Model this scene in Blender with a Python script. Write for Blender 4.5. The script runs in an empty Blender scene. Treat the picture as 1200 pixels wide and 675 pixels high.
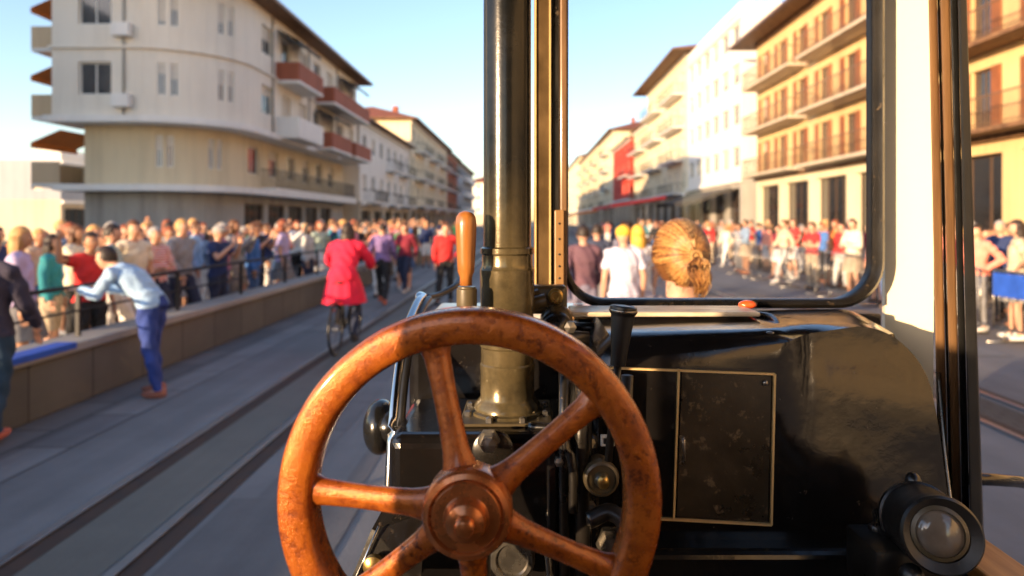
import bpy, bmesh, math, random
from mathutils import Vector, Matrix
from mathutils.kdtree import KDTree
PI = math.pi
random.seed(7)
scene = bpy.context.scene
COL = scene.collection
CAMH = 1.8
F = 800.0
VX, VY = 618.0, 258.0
def at(px, py, Y):                     # measured pixel of the photograph at a known distance -> a point in the place
    return Vector(((px-VX)/F*Y, Y, CAMH-(py-VY)/F*Y))
def gx(px, Y): return (px-VX)/F*Y

# ------------------------------------------------------------------ materials
def newmat(name):
    m = bpy.data.materials.new(name); m.use_nodes = True
    nt = m.node_tree; nt.nodes.clear()
    out = nt.nodes.new('ShaderNodeOutputMaterial')
    b = nt.nodes.new('ShaderNodeBsdfPrincipled')
    nt.links.new(b.outputs[0], out.inputs[0])
    return m, nt, b
def ramp(nt, fac, stops):
    r = nt.nodes.new('ShaderNodeValToRGB')
    cr = r.color_ramp
    while len(cr.elements) < len(stops): cr.elements.new(0.5)
    for e, (p, c) in zip(cr.elements, stops):
        e.position = p; e.color = (c[0], c[1], c[2], 1) if len(c) >= 3 else (c[0],)*3+(1,)
    nt.links.new(fac, r.inputs[0]); return r
def coords(nt, scale=(1,1,1), kind='Object'):
    tc = nt.nodes.new('ShaderNodeTexCoord'); mp = nt.nodes.new('ShaderNodeMapping')
    mp.inputs['Scale'].default_value = scale
    nt.links.new(tc.outputs[kind], mp.inputs[0]); return mp
def noise(nt, vec, scale, detail=4, rough=.6):
    n = nt.nodes.new('ShaderNodeTexNoise'); n.inputs['Scale'].default_value = scale
    n.inputs['Detail'].default_value = detail; n.inputs['Roughness'].default_value = rough
    if vec is not None: nt.links.new(vec, n.inputs['Vector'])
    return n
def bump(nt, b, h, dist=.01, strength=.5):
    bp = nt.nodes.new('ShaderNodeBump'); bp.inputs['Distance'].default_value = dist
    bp.inputs['Strength'].default_value = strength
    nt.links.new(h, bp.inputs['Height']); nt.links.new(bp.outputs[0], b.inputs['Normal'])
def mul(c, f): return tuple(min(1, x*f) for x in c[:3])
MC = {}
def flat(name, color, rough=.6, metal=0, var=.15, scale=6, coat=0, bmp=0, spec=None):
    key = (name, color, rough, metal, var, scale, coat, bmp)
    if key in MC: return MC[key]
    m, nt, b = newmat(name)
    mp = coords(nt)
    n = noise(nt, mp.outputs[0], scale, 5)
    r = ramp(nt, n.outputs[0], [(.3, mul(color, 1-var)), (.7, mul(color, 1+var))])
    nt.links.new(r.outputs[0], b.inputs['Base Color'])
    rr = nt.nodes.new('ShaderNodeMapRange'); rr.inputs[1].default_value=.3; rr.inputs[2].default_value=.7
    rr.inputs[3].default_value = max(0.02, rough-.08); rr.inputs[4].default_value = min(1, rough+.08)
    nt.links.new(n.outputs[0], rr.inputs[0]); nt.links.new(rr.outputs[0], b.inputs['Roughness'])
    b.inputs['Metallic'].default_value = metal
    if spec is not None: b.inputs['Specular IOR Level'].default_value = spec
    if coat: b.inputs['Coat Weight'].default_value = coat; b.inputs['Coat Roughness'].default_value = .08
    if bmp: bump(nt, b, n.outputs[0], bmp, .5)
    MC[key] = m; return m
def plaster(name, color, dirt=.25):
    m, nt, b = newmat(name)
    mp = coords(nt); n = noise(nt, mp.outputs[0], .35, 6, .65)
    mp2 = coords(nt, (1.6, 1.6, .12)); n2 = noise(nt, mp2.outputs[0], 1.0, 5, .7)
    r = ramp(nt, n.outputs[0], [(.3, mul(color, 1-dirt*.5)), (.65, color)])
    r2 = ramp(nt, n2.outputs[0], [(.3, (1-dirt,)*3), (.55, (1, 1, 1))])
    mx = nt.nodes.new('ShaderNodeMix'); mx.data_type='RGBA'; mx.blend_type='MULTIPLY'; mx.inputs[0].default_value=1
    nt.links.new(r.outputs[0], mx.inputs[6]); nt.links.new(r2.outputs[0], mx.inputs[7])
    nt.links.new(mx.outputs[2], b.inputs['Base Color']); b.inputs['Roughness'].default_value=.85
    n3 = noise(nt, mp.outputs[0], 9, 3); bump(nt, b, n3.outputs[0], .01, .3)
    return m
def tiles(name, color):
    m, nt, b = newmat(name)
    mp = coords(nt)
    br = nt.nodes.new('ShaderNodeTexBrick'); br.inputs['Scale'].default_value = 1
    br.inputs['Brick Width'].default_value=.35; br.inputs['Row Height'].default_value=.3
    br.inputs['Mortar Size'].default_value=.03
    br.inputs['Color1'].default_value=(*color,1); br.inputs['Color2'].default_value=(*mul(color,.65),1)
    br.inputs['Mortar'].default_value=(*mul(color,.3),1)
    nt.links.new(mp.outputs[0], br.inputs['Vector']); nt.links.new(br.outputs[0], b.inputs['Base Color'])
    b.inputs['Roughness'].default_value=.85
    return m
def black_paint(name, base=(.012,.011,.010), rough=.13, chips=.62, chipcol=(.10,.065,.03)):
    m, nt, b = newmat(name)
    mp = coords(nt)
    n = noise(nt, mp.outputs[0], 48, 8, .75)
    n2 = noise(nt, mp.outputs[0], 3.2, 6, .65)
    n5 = noise(nt, mp.outputs[0], 140, 3, .6)
    r = ramp(nt, n.outputs[0], [(chips, (0,0,0)), (chips+.05, (1,1,1))])
    r2 = ramp(nt, n2.outputs[0], [(.35, base), (.7, mul(base, 2.2))])
    mx = nt.nodes.new('ShaderNodeMix'); mx.data_type='RGBA'
    nt.links.new(r.outputs[0], mx.inputs[0]); nt.links.new(r2.outputs[0], mx.inputs[6]); mx.inputs[7].default_value=(*chipcol,1)
    nt.links.new(mx.outputs[2], b.inputs['Base Color'])
    rr = ramp(nt, n2.outputs[0], [(.3, (rough*.7,)*3), (.62, (rough*2.4,)*3)])
    ad = nt.nodes.new('ShaderNodeMath'); ad.operation='MULTIPLY_ADD'; ad.inputs[1].default_value=.35
    nt.links.new(r.outputs[0], ad.inputs[0]); nt.links.new(rr.outputs[0], ad.inputs[2])
    nt.links.new(ad.outputs[0], b.inputs['Roughness'])
    n4 = noise(nt, mp.outputs[0], 7, 3)
    am = nt.nodes.new('ShaderNodeMath'); am.operation='MULTIPLY_ADD'; am.inputs[1].default_value=.06
    nt.links.new(n5.outputs[0], am.inputs[0]); nt.links.new(n4.outputs[0], am.inputs[2])
    bump(nt, b, am.outputs[0], .006, .5)
    b.inputs['Specular IOR Level'].default_value=.7
    return m
def wheel_mat():
    m, nt, b = newmat('worn_bronze')
    mp = coords(nt)
    n = noise(nt, mp.outputs[0], 30, 9, .74); n2 = noise(nt, mp.outputs[0], 120, 6, .75); n3 = noise(nt, mp.outputs[0], 5, 3)
    r = ramp(nt, n.outputs[0], [(.25, (.17,.036,.008)), (.42, (.32,.076,.011)), (.52, (.43,.112,.014)), (.75, (.54,.16,.022))])
    r2 = ramp(nt, n2.outputs[0], [(.39, (.24,.16,.12)), (.48, (1,1,1))])
    rz = ramp(nt, n3.outputs[0], [(.40, (0,)*3), (.60, (1,)*3)])
    mxx = nt.nodes.new('ShaderNodeMix'); mxx.data_type='RGBA'; mxx.inputs[6].default_value=(1,1,1,1)
    nt.links.new(rz.outputs[0], mxx.inputs[0]); nt.links.new(r2.outputs[0], mxx.inputs[7])
    mx = nt.nodes.new('ShaderNodeMix'); mx.data_type='RGBA'; mx.blend_type='MULTIPLY'; mx.inputs[0].default_value=1
    nt.links.new(r.outputs[0], mx.inputs[6]); nt.links.new(mxx.outputs[2], mx.inputs[7])
    nt.links.new(mx.outputs[2], b.inputs['Base Color'])
    b.inputs['Metallic'].default_value=.35
    rr = ramp(nt, n.outputs[0], [(.3, (.38,)*3), (.65, (.17,)*3)]); nt.links.new(rr.outputs[0], b.inputs['Roughness'])
    ad = nt.nodes.new('ShaderNodeMath'); ad.operation='MULTIPLY_ADD'; ad.inputs[1].default_value=.3
    nt.links.new(n2.outputs[0], ad.inputs[0]); nt.links.new(n.outputs[0], ad.inputs[2])
    bump(nt, b, ad.outputs[0], .0025, .6)
    b.inputs['Coat Weight'].default_value=.6; b.inputs['Coat Roughness'].default_value=.10
    return m
def wood(name, c1, c2, scale=(4,4,60), rough=.45, coat=0, rot=None):
    m, nt, b = newmat(name)
    mp = coords(nt, scale); n = noise(nt, mp.outputs[0], 1, 6, .65)
    r = ramp(nt, n.outputs[0], [(.3, c1), (.7, c2)])
    nt.links.new(r.outputs[0], b.inputs['Base Color']); b.inputs['Roughness'].default_value=rough
    b.inputs['Coat Weight'].default_value=coat; b.inputs['Coat Roughness'].default_value=.15
    bump(nt, b, n.outputs[0], .003, .5)
    return m
def glass_thin(name, tint=(.97,.98,1), ior=1.45):
    m = bpy.data.materials.new(name); m.use_nodes=True; nt=m.node_tree; nt.nodes.clear()
    o=nt.nodes.new('ShaderNodeOutputMaterial'); t=nt.nodes.new('ShaderNodeBsdfTransparent'); g=nt.nodes.new('ShaderNodeBsdfGlossy')
    g.inputs['Roughness'].default_value=.02; t.inputs[0].default_value=(*tint,1)
    f=nt.nodes.new('ShaderNodeFresnel'); f.inputs[0].default_value=ior
    mx=nt.nodes.new('ShaderNodeMixShader'); nt.links.new(f.outputs[0],mx.inputs[0]); nt.links.new(t.outputs[0],mx.inputs[1]); nt.links.new(g.outputs[0],mx.inputs[2])
    nt.links.new(mx.outputs[0],o.inputs[0]); return m
def asphalt(name, color, mode='road'):
    m, nt, b = newmat(name)
    mp = coords(nt); n = noise(nt, mp.outputs[0], .5, 6, .7); n2 = noise(nt, mp.outputs[0], 60, 3, .6)
    mp3 = coords(nt, (2.2, .08, 1)); n3 = noise(nt, mp3.outputs[0], 1, 5, .6)
    r = ramp(nt, n.outputs[0], [(.3, mul(color,.75)), (.7, mul(color,1.2))])
    r3 = ramp(nt, n3.outputs[0], [(.3, (.68,)*3), (.68, (1.0,)*3)])
    mx = nt.nodes.new('ShaderNodeMix'); mx.data_type='RGBA'; mx.blend_type='MULTIPLY'; mx.inputs[0].default_value=1
    nt.links.new(r.outputs[0], mx.inputs[6]); nt.links.new(r3.outputs[0], mx.inputs[7])
    last = mx.outputs[2]
    if mode != 'road':
        br = nt.nodes.new('ShaderNodeTexBrick')
        bw, rh = {'slab': (.9, .45), 'sett': (.22, .11)}[mode]
        br.inputs['Scale'].default_value=1; br.inputs['Brick Width'].default_value=bw; br.inputs['Row Height'].default_value=rh
        br.inputs['Mortar Size'].default_value=.012; br.inputs['Color1'].default_value=(1,1,1,1); br.inputs['Color2'].default_value=(.72,.72,.74,1); br.inputs['Mortar'].default_value=(.35,.34,.33,1)
        mr = coords(nt); mr.inputs['Rotation'].default_value=(0,0,PI/2 if mode=='slab' else 0)
        nt.links.new(mr.outputs[0], br.inputs['Vector'])
        m2 = nt.nodes.new('ShaderNodeMix'); m2.data_type='RGBA'; m2.blend_type='MULTIPLY'; m2.inputs[0].default_value=1
        nt.links.new(last, m2.inputs[6]); nt.links.new(br.outputs[0], m2.inputs[7]); last = m2.outputs[2]
    nt.links.new(last, b.inputs['Base Color']); b.inputs['Roughness'].default_value=.75
    bump(nt, b, n2.outputs[0], .006, .6)
    return m

M = dict(
 black=black_paint('black_gloss_paint',(.0045,.004,.004),.09,.645,(.06,.04,.02)), black2=black_paint('black_worn_paint', (.007,.006,.005), .20, .60, (.07,.045,.022)),
 blackclean=black_paint('black_lacquer', (.006,.006,.006), .1, .72),
 olive=black_paint('dark_bronze_paint', (.055,.042,.022), .2, .66, (.3,.2,.09)),
 wheel=wheel_mat(), cream=plaster('cream_enamel', (.86,.77,.56), .05),
 woodh=wood('varnished_wood', (.20,.065,.015), (.46,.18,.04), (30,30,4), .3, .6),
 brownwood=wood('worn_brown_wood', (.07,.035,.016), (.24,.13,.055), (40,40,3), .5, .2),
 goldwood=wood('golden_wood', (.17,.09,.032), (.36,.205,.08), (40,40,2), .4, .3),
 ledgewood=wood('orange_wood', (.34,.14,.03), (.66,.33,.10), (50,3,50), .45, .2),
 reflstrip=wood('cream_reflection_paint', (.26,.18,.11), (.84,.74,.56), (7,30,30), .5, .2),  # cream blotches that paint the reflection on the casing top
 brass=flat('brass', (.45,.30,.10), .3, .9, .3, 20), steel=flat('dull_steel', (.30,.28,.25), .3, .9, .3, 25),
 chrome=flat('bright_steel', (.55,.56,.56), .16, 1, .1, 10), gold=flat('gold_line', (.72,.50,.22), .45, .2, .1, 30),
 rubber=flat('black_rubber', (.012,.012,.012), .35, 0, .2, 20), glass=glass_thin('window_glass'),
 lens=flat('lens_glass', (.16,.13,.10), .12, 0, .4, 18, 1), redlens=flat('orange_lens', (.75,.10,.02), .2, 0, .2, 60, 1),
 wpane=flat('pane_glass', (.028,.034,.042), .06, 0, .3, 1.5, 0, 0, .9), shopglass=flat('shop_glass', (.02,.02,.022), .08, 0, .3, .7, 0, 0, .8),
 wframe=flat('window_frame_paint', (.72,.70,.64), .5, 0, .08, 4), dframe=flat('brown_frame', (.10,.055,.03), .5, 0, .2, 6),
 blind=flat('roller_blind', (.55,.48,.38), .7, 0, .1, 3), shutter=flat('brown_shutter', (.26,.09,.035), .6, 0, .2, 3),
 iron=flat('dark_iron', (.03,.03,.032), .45, .5, .2, 6), conc=plaster('concrete', (.40,.38,.34), .35),
 white=plaster('white_render', (.80,.78,.72), .12), trimw=plaster('white_trim', (.82,.80,.75), .1),
 greyr=plaster('grey_beige_render', (.80,.74,.63), .14), tan=plaster('tan_render', (.62,.47,.30), .2),
 ochre=plaster('ochre_render', (.70,.50,.25), .2), beige=plaster('beige_render', (.70,.58,.38), .18),
 pale=plaster('pale_yellow_render', (.76,.68,.48), .15), redr=plaster('red_panel', (.55,.045,.02), .15),
 brickr=plaster('brick_red_render', (.36,.11,.06), .25), stone=plaster('pale_stone', (.58,.50,.38), .25),
 bluegrey=plaster('blue_grey_render', (.34,.37,.42), .15), tilem=tiles('roof_tiles', (.34,.10,.05)), eave=wood('eave_timber', (.10,.05,.025), (.28,.15,.07), (3,3,3), .7),
 wallstone=None, redcloth=flat('red_awning_cloth', (.68,.03,.03), .8, 0, .15, 2), darkcloth=flat('dark_awning_cloth', (.045,.04,.035), .8, 0, .2, 2),
 bluecloth=flat('blue_cloth', (.02,.09,.48), .7, 0, .2, 5), orangecloth=flat('orange_awning_cloth', (.75,.25,.06), .8, 0, .1, 2),
 rail=flat('rail_steel', (.20,.18,.17), .36, .8, .2, 8), railside=flat('rusty_groove', (.045,.022,.012), .8, 0, .4, 8),
)
M['wallstone'] = asphalt('parapet_stone', (.15,.14,.115), 'slab')

# ------------------------------------------------------------------ object helpers
def tag(o, label=None, cat=None, group=None, kind=None):
    if label: o['label'] = label
    if cat: o['category'] = cat
    if group: o['group'] = group
    if kind: o['kind'] = kind
    return o
def empty(name, loc=(0,0,0), rz=0):
    o = bpy.data.objects.new(name, None); COL.objects.link(o); o.location = loc; o.rotation_euler = (0,0,rz)
    o.empty_display_size = .2; return o
def wloc(p):
    v = Vector((0,0,0))
    while p is not None: v += Vector(p.location); p = p.parent
    return v
class MB:
    def __init__(s): s.bm = bmesh.new()
    def poly(s, pts, mi=0):
        f = s.bm.faces.new([s.bm.verts.new(p) for p in pts]); f.material_index = mi; return f
    def box(s, x0,x1,y0,y1,z0,z1, bev=0, seg=2, mi=0):
        vs = [s.bm.verts.new((x,y,z)) for x in (x0,x1) for y in (y0,y1) for z in (z0,z1)]
        fs = [s.bm.faces.new([vs[i] for i in q]) for q in ((0,1,3,2),(4,6,7,5),(0,4,5,1),(2,3,7,6),(0,2,6,4),(1,5,7,3))]
        for f in fs: f.material_index = mi
        if bev:
            es = list({e for f in fs for e in f.edges})
            r = bmesh.ops.bevel(s.bm, geom=es, offset=bev, segments=seg, profile=.5, affect='EDGES')
        return s
    def ring(s, c, ax, r, n=12, r2=None, up=None):
        ax = Vector(ax).normalized(); up = Vector(up) if up else (Vector((0,0,1)) if abs(ax.z) < .9 else Vector((0,1,0)))
        u = ax.cross(up).normalized(); v = u.cross(ax).normalized(); r2 = r if r2 is None else r2
        return [s.bm.verts.new(Vector(c)+u*math.cos(2*PI*i/n)*r+v*math.sin(2*PI*i/n)*r2) for i in range(n)]
    def bridge(s, a, b, mi=0):
        n = len(a)
        for i in range(n):
            f = s.bm.faces.new((a[i], a[(i+1)%n], b[(i+1)%n], b[i])); f.material_index = mi
    def cap(s, a, mi=0):
        f = s.bm.faces.new(a); f.material_index = mi
    def tube(s, pts, rad, n=10, caps=True, r2=None, mi=0, closed=False, up=None):
        pts = [Vector(p) for p in pts]; N = len(pts)
        rads = rad if isinstance(rad, (list,tuple)) else [rad]*N
        r2s = r2 if isinstance(r2, (list,tuple)) else [r2]*N
        rings = []
        for i, p in enumerate(pts):
            if closed: d = pts[(i+1)%N]-pts[i-1]
            else: d = pts[min(i+1,N-1)]-pts[max(i-1,0)]
            rings.append(s.ring(p, d, rads[i], n, r2s[i], up))
        for i in range(N-1): s.bridge(rings[i], rings[i+1], mi)
        if closed: s.bridge(rings[-1], rings[0], mi)
        elif caps: s.cap(rings[0][::-1], mi); s.cap(rings[-1], mi)
        return s
    def lathe(s, prof, c, ax=(0,0,1), n=32, mi=0):       # prof: (radius, distance along axis)
        ax = Vector(ax).normalized(); last = None
        for r, t in prof:
            rg = s.ring(Vector(c)+ax*t, ax, max(r, 1e-4), n)
            if last: s.bridge(last, rg, mi)
            else: s.cap(rg[::-1], mi)
            last = rg
        s.cap(last, mi); return s
    def ell(s, c, rx, ry, rz, u=16, v=10, mi=0, rot=None):
        r = bmesh.ops.create_uvsphere(s.bm, u_segments=u, v_segments=v, radius=1)
        for w in r['verts']:
            p = Vector((w.co.x*rx, w.co.y*ry, w.co.z*rz))
            if rot: p = rot @ p
            w.co = p+Vector(c)
        for f in {f for w in r['verts'] for f in w.link_faces}: f.material_index = mi
        return s
    def build(s, name, mat, parent=None, smooth=False, loc=None, merge=False, angle=None):
        if merge: bmesh.ops.remove_doubles(s.bm, verts=s.bm.verts, dist=1e-5)
        bmesh.ops.recalc_face_normals(s.bm, faces=s.bm.faces)
        off = wloc(parent) if parent is not None else Vector((0,0,0))
        if loc is not None: off = off+0*off if parent is not None and False else Vector(loc)
        if off.length: bmesh.ops.translate(s.bm, verts=s.bm.verts, vec=-off)
        me = bpy.data.meshes.new(name); s.bm.to_mesh(me); s.bm.free()
        for mm in (mat if isinstance(mat, (list,tuple)) else [mat]): me.materials.append(mm)
        if smooth:
            me.polygons.foreach_set('use_smooth', [True]*len(me.polygons))
            if angle is not None: me.set_sharp_from_angle(angle=math.radians(angle))
        o = bpy.data.objects.new(name, me); COL.objects.link(o)
        if parent is not None:
            o.parent = parent
            o.location = Vector(loc)-wloc(parent) if loc is not None else (0,0,0)
        elif loc is not None: o.location = loc
        return o
def copy_tree(o, parent=None):
    c = o.copy(); COL.objects.link(c); c.parent = parent
    for ch in list(o.children): copy_tree(ch, c)
    return c
def bez(pts, k=8):                       # Catmull-Rom through points
    pts = [Vector(p) for p in pts]; P = [2*pts[0]-pts[1]]+pts+[2*pts[-1]-pts[-2]]; out = []
    for i in range(1, len(P)-2):
        a,b,c,d = P[i-1:i+3]
        for j in range(k):
            t = j/k
            out.append(.5*((2*b)+(c-a)*t+(2*a-5*b+4*c-d)*t*t+(3*b-a-3*c+d)*t**3))
    out.append(pts[-1]); return out

# ------------------------------------------------------------------ ground
def sheet(name, x0,x1,y0,y1,z, mat, sub=1):
    mb = MB(); mb.poly([(x0,y0,z),(x1,y0,z),(x1,y1,z),(x0,y1,z)])
    return tag(mb.build(name, mat), kind='structure')
sheet('ground', -400,400,-200,900, -.008, asphalt('ground_asphalt', (.085,.08,.078)))
sheet('road', -3.6, 9.5, -30, 330, 0, asphalt('road_asphalt', (.18,.176,.176)))
sheet('pavement', -13.9, -3.95, -30, 330, -.002, asphalt('pavement_slabs', (.18,.175,.178), 'slab'))
tag(MB().box(9.5, 15.9, -30, 330, -.1, .10).build('pavement', asphalt('pavement_slabs_pale', (.20,.18,.16), 'slab')), kind='structure')
sheet('kerb_strip', -3.95, -3.6, -30, 330, .004, asphalt('pale_kerb_band', (.24,.235,.235), 'slab'))
sheet('track_bed', -2.66, -2.16, -30, 330, .004, asphalt('track_bed_paving', (.135,.128,.108), 'road'))
sheet('track_bed', 4.15, 4.6, -30, 330, .004, asphalt('track_bed_setts_pale', (.10,.09,.075), 'sett'))
sheet('paving_band', -1.75, -1.55, -30, 330, .004, asphalt('paving_band', (.17,.165,.165), 'slab'))
sheet('paving_band', -1.25, -1.12, -30, 330, .004, asphalt('paving_band_dark', (.17,.165,.165), 'slab'))
for x, lb in ((-2.75, 'outer rail of the street track on the left beside the pale kerb band'), (-2.1, 'inner rail of the left street track, nearest the locomotive'), (4.7, 'rail of the street track seen beyond the right cab opening'), (4.05, 'inner rail of the right street track below the window')):
    o = MB().box(x-.03, x+.03, -30, 330, 0, .022, .004, 1).build('rail', M['rail']); tag(o, lb, 'rail', 'rails set in the road')
    sheet('rail_groove', x+.032, x+.15, -30, 330, .006, M['railside'])

pm_ = asphalt('asphalt_patch', (.135,.13,.13)); pl_ = asphalt('pale_patch', (.20,.195,.19))
for (x0,x1,y0,y1,m_) in ((-3.55,-3.1,11,16,pl_),(-1.9,-1.3+.25,3.2,4.4,pm_),(2.0,3.2,13,17,pm_),(5.2,6.4,9,12,pl_),(1.2,2.1,20,26,pl_),(5.1,6.0,16,19,pm_)):
    sheet('road_patch', x0,x1,y0,y1,.0085,m_)
for (x,y) in ((3.3,11.5),(5.6,14.0)):
    o = MB().lathe([(.32,.0),(.32,.014),(.29,.014),(.288,.010),(.001,.010)], (x,y,0), (0,0,1), 28).build('manhole_cover', M['iron']); tag(o, {-3.35:'round iron manhole cover beside the left rails',3.3:'round iron manhole cover left of the right-hand rails',5.6:'round iron manhole cover beyond the right-hand rails'}[x], 'manhole cover')
# ------------------------------------------------------------------ buildings
def facade(mb, p0, p1, z0, z1, cols=(), rows=(), rev=.18):
    """wall quad strip from p0 to p1 with window holes (cols: (u0,u1) in metres, rows: (za,zb)); returns hole list"""
    p0 = Vector((*p0, 0)); p1 = Vector((*p1, 0)); L = (p1-p0).length; d = (p1-p0)/L; nrm = Vector((d.y, -d.x, 0))
    us = sorted({0, L, *[c for cc in cols for c in cc]}); zs = sorted({z0, z1, *[r for rr in rows for r in rr]})
    P = lambda u, z, k=0: tuple(p0+d*u-nrm*k+Vector((0,0,z)))
    holes = []
    for i in range(len(us)-1):
        for j in range(len(zs)-1):
            ua, ub, za, zb = us[i], us[i+1], zs[j], zs[j+1]
            if any(abs(c[0]-ua)<1e-6 for c in cols) and any(abs(r[0]-za)<1e-6 for r in rows):
                for q in ([P(ua,za),P(ub,za),P(ub,za,rev),P(ua,za,rev)], [P(ua,zb),P(ub,zb),P(ub,zb,rev),P(ua,zb,rev)],
                          [P(ua,za),P(ua,zb),P(ua,zb,rev),P(ua,za,rev)], [P(ub,za),P(ub,zb),P(ub,zb,rev),P(ub,za,rev)]): mb.poly(q)
                holes.append((Vector(P((ua+ub)/2, za, rev)), math.atan2(d.y, d.x), ub-ua, zb-za))
            else: mb.poly([P(ua,za),P(ub,za),P(ub,zb),P(ua,zb)])
    return holes
WCACHE = {}
def window_proto(w, h, kind):
    key = (round(w,2), round(h,2), kind)
    if key in WCACHE: return WCACHE[key]
    f = MB(); t = .07
    f.box(-w/2, -w/2+t, -.04, .06, 0, h); f.box(w/2-t, w/2, -.04, .06, 0, h)
    f.box(-w/2+t, w/2-t, -.04, .06, 0, t); f.box(-w/2+t, w/2-t, -.04, .06, h-t, h)
    nm = 1 if w < 2 else int(w/1.1)
    for i in range(nm):
        x = -w/2+w*(i+1)/(nm+1); f.box(x-.03, x+.03, -.03, .05, t, h-t)
    if kind == 'shutter':
        for s in (-1, 1):
            x0 = s*(w/2+.02); x1 = s*(w/2+.02+w*.45); f.box(min(x0,x1), max(x0,x1), -.235, -.19, 0, h, mi=1)
            for k in range(int(h/.12)):
                z = .05+k*.12
                if z+.06 < h: f.box(min(x0,x1)+.05, max(x0,x1)-.05, -.26, -.236, z, z+.05, mi=1)
    fo = f.build('window', [M['dframe'] if kind != 'plain' else M['wframe'], M['shutter']])
    fo.location = (0,0,-500)
    p = MB(); p.box(-w/2+.02, w/2-.02, .0, .02, .02, h-.02)
    po = p.build('pane', M['wpane'] if kind != 'shop' else M['shopglass']); po.parent = fo
    b = MB(); b.box(-w/2+.05, w/2-.05, -.02, -.006, h*.0+.01, h-.05)
    bme = b.build('roller_blind', M['blind']); bd = bme.data; bpy.data.objects.remove(bme)
    WCACHE[key] = (fo, bd); return WCACHE[key]
def put_windows(parent, holes, kind='plain', blinds=.35):
    base = wloc(parent)
    for (c, ang, w, h) in holes:
        fo, bd = window_proto(w, h, kind)
        o = fo.copy(); COL.objects.link(o); o.parent = parent; o.location = c-base; o.rotation_euler = (0,0,ang)
        for ch in fo.children:
            k = ch.copy(); COL.objects.link(k); k.parent = o
        if kind != 'shop' and random.random() < blinds:
            k = bpy.data.objects.new('roller_blind', bd); COL.objects.link(k); k.parent = o
            s = random.choice((.3,.45,.6,.85)); k.scale.z = s; k.location.z = (h-.06)*(1-s)
def hip_roof(mb, x0,x1,y0,y1,z, over=.7, pitch=.35, th=.12):
    a,b,c,d = x0-over, x1+over, y0-over, y1+over
    w = min(b-a, d-c)/2; hh = w*pitch
    mb.box(a,b,c,d,z,z+th, mi=1)
    zt = z+th+.003
    if (d-c) >= (b-a):
        m = (a+b)/2; r0=(m,c+w,zt+hh); r1=(m,d-w,zt+hh)
        mb.poly([(a,c,zt),(b,c,zt),r0]); mb.poly([(b,c,zt),(b,d,zt),r1,r0]); mb.poly([(b,d,zt),(a,d,zt),r1]); mb.poly([(a,d,zt),(a,c,zt),r0,r1])
    else:
        m = (c+d)/2; r0=(a+w,m,zt+hh); r1=(b-w,m,zt+hh)
        mb.poly([(a,c,zt),(b,c,zt),r1,r0]); mb.poly([(b,c,zt),(b,d,zt),r1]); mb.poly([(b,d,zt),(a,d,zt),r0,r1]); mb.poly([(a,d,zt),(a,c,zt),r0])
def balcony(parent, side, xf, y0, y1, z, depth, slabmat, style, pmat):
    s = side; xa, xb = sorted((xf, xf+s*depth))
    sl = MB().box(xa, xb, y0, y1, z-.16, z, .01, 1).build('balcony', slabmat, parent)
    r = MB(); xo = xf+s*depth
    if style == 'solid':
        a,b = sorted((xo-s*.08, xo)); r.box(a,b,y0,y1,z+.003,z+1.0)
        for y in (y0, y1-.08): r.box(min(xf,xo-s*.083), max(xf,xo-s*.083), y, y+.08, z+.003, z+1.0)
    else:
        a,b = sorted((xo-s*.05, xo-s*.01))
        r.box(a,b,y0+.02,y1-.02,z+.98,z+1.03); r.box(a,b,y0+.02,y1-.02,z+.08,z+.11)
        n = max(2, int((y1-y0)/(.16 if y0 < 60 else .3)))
        for i in range(n+1):
            y = y0+.03+(y1-y0-.06)*i/n; r.box(a+.012,b-.012,y-.01,y+.01,z+.003,z+.98)
        for y in (y0+.02, y1-.05): r.box(min(xf,xo-s*.053), max(xf,xo-s*.053), y, y+.03, z+.98, z+1.03)
        nn = 5
        for i in range(nn):
            for y in (y0+.03, y1-.04): 
                x = xf+s*(.1+(depth-.2)*i/nn); r.box(min(x,x+.02),max(x,x+.02),y,y+.015,z+.003,z+.98)
    ro = r.build('railing', pmat, sl)
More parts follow.
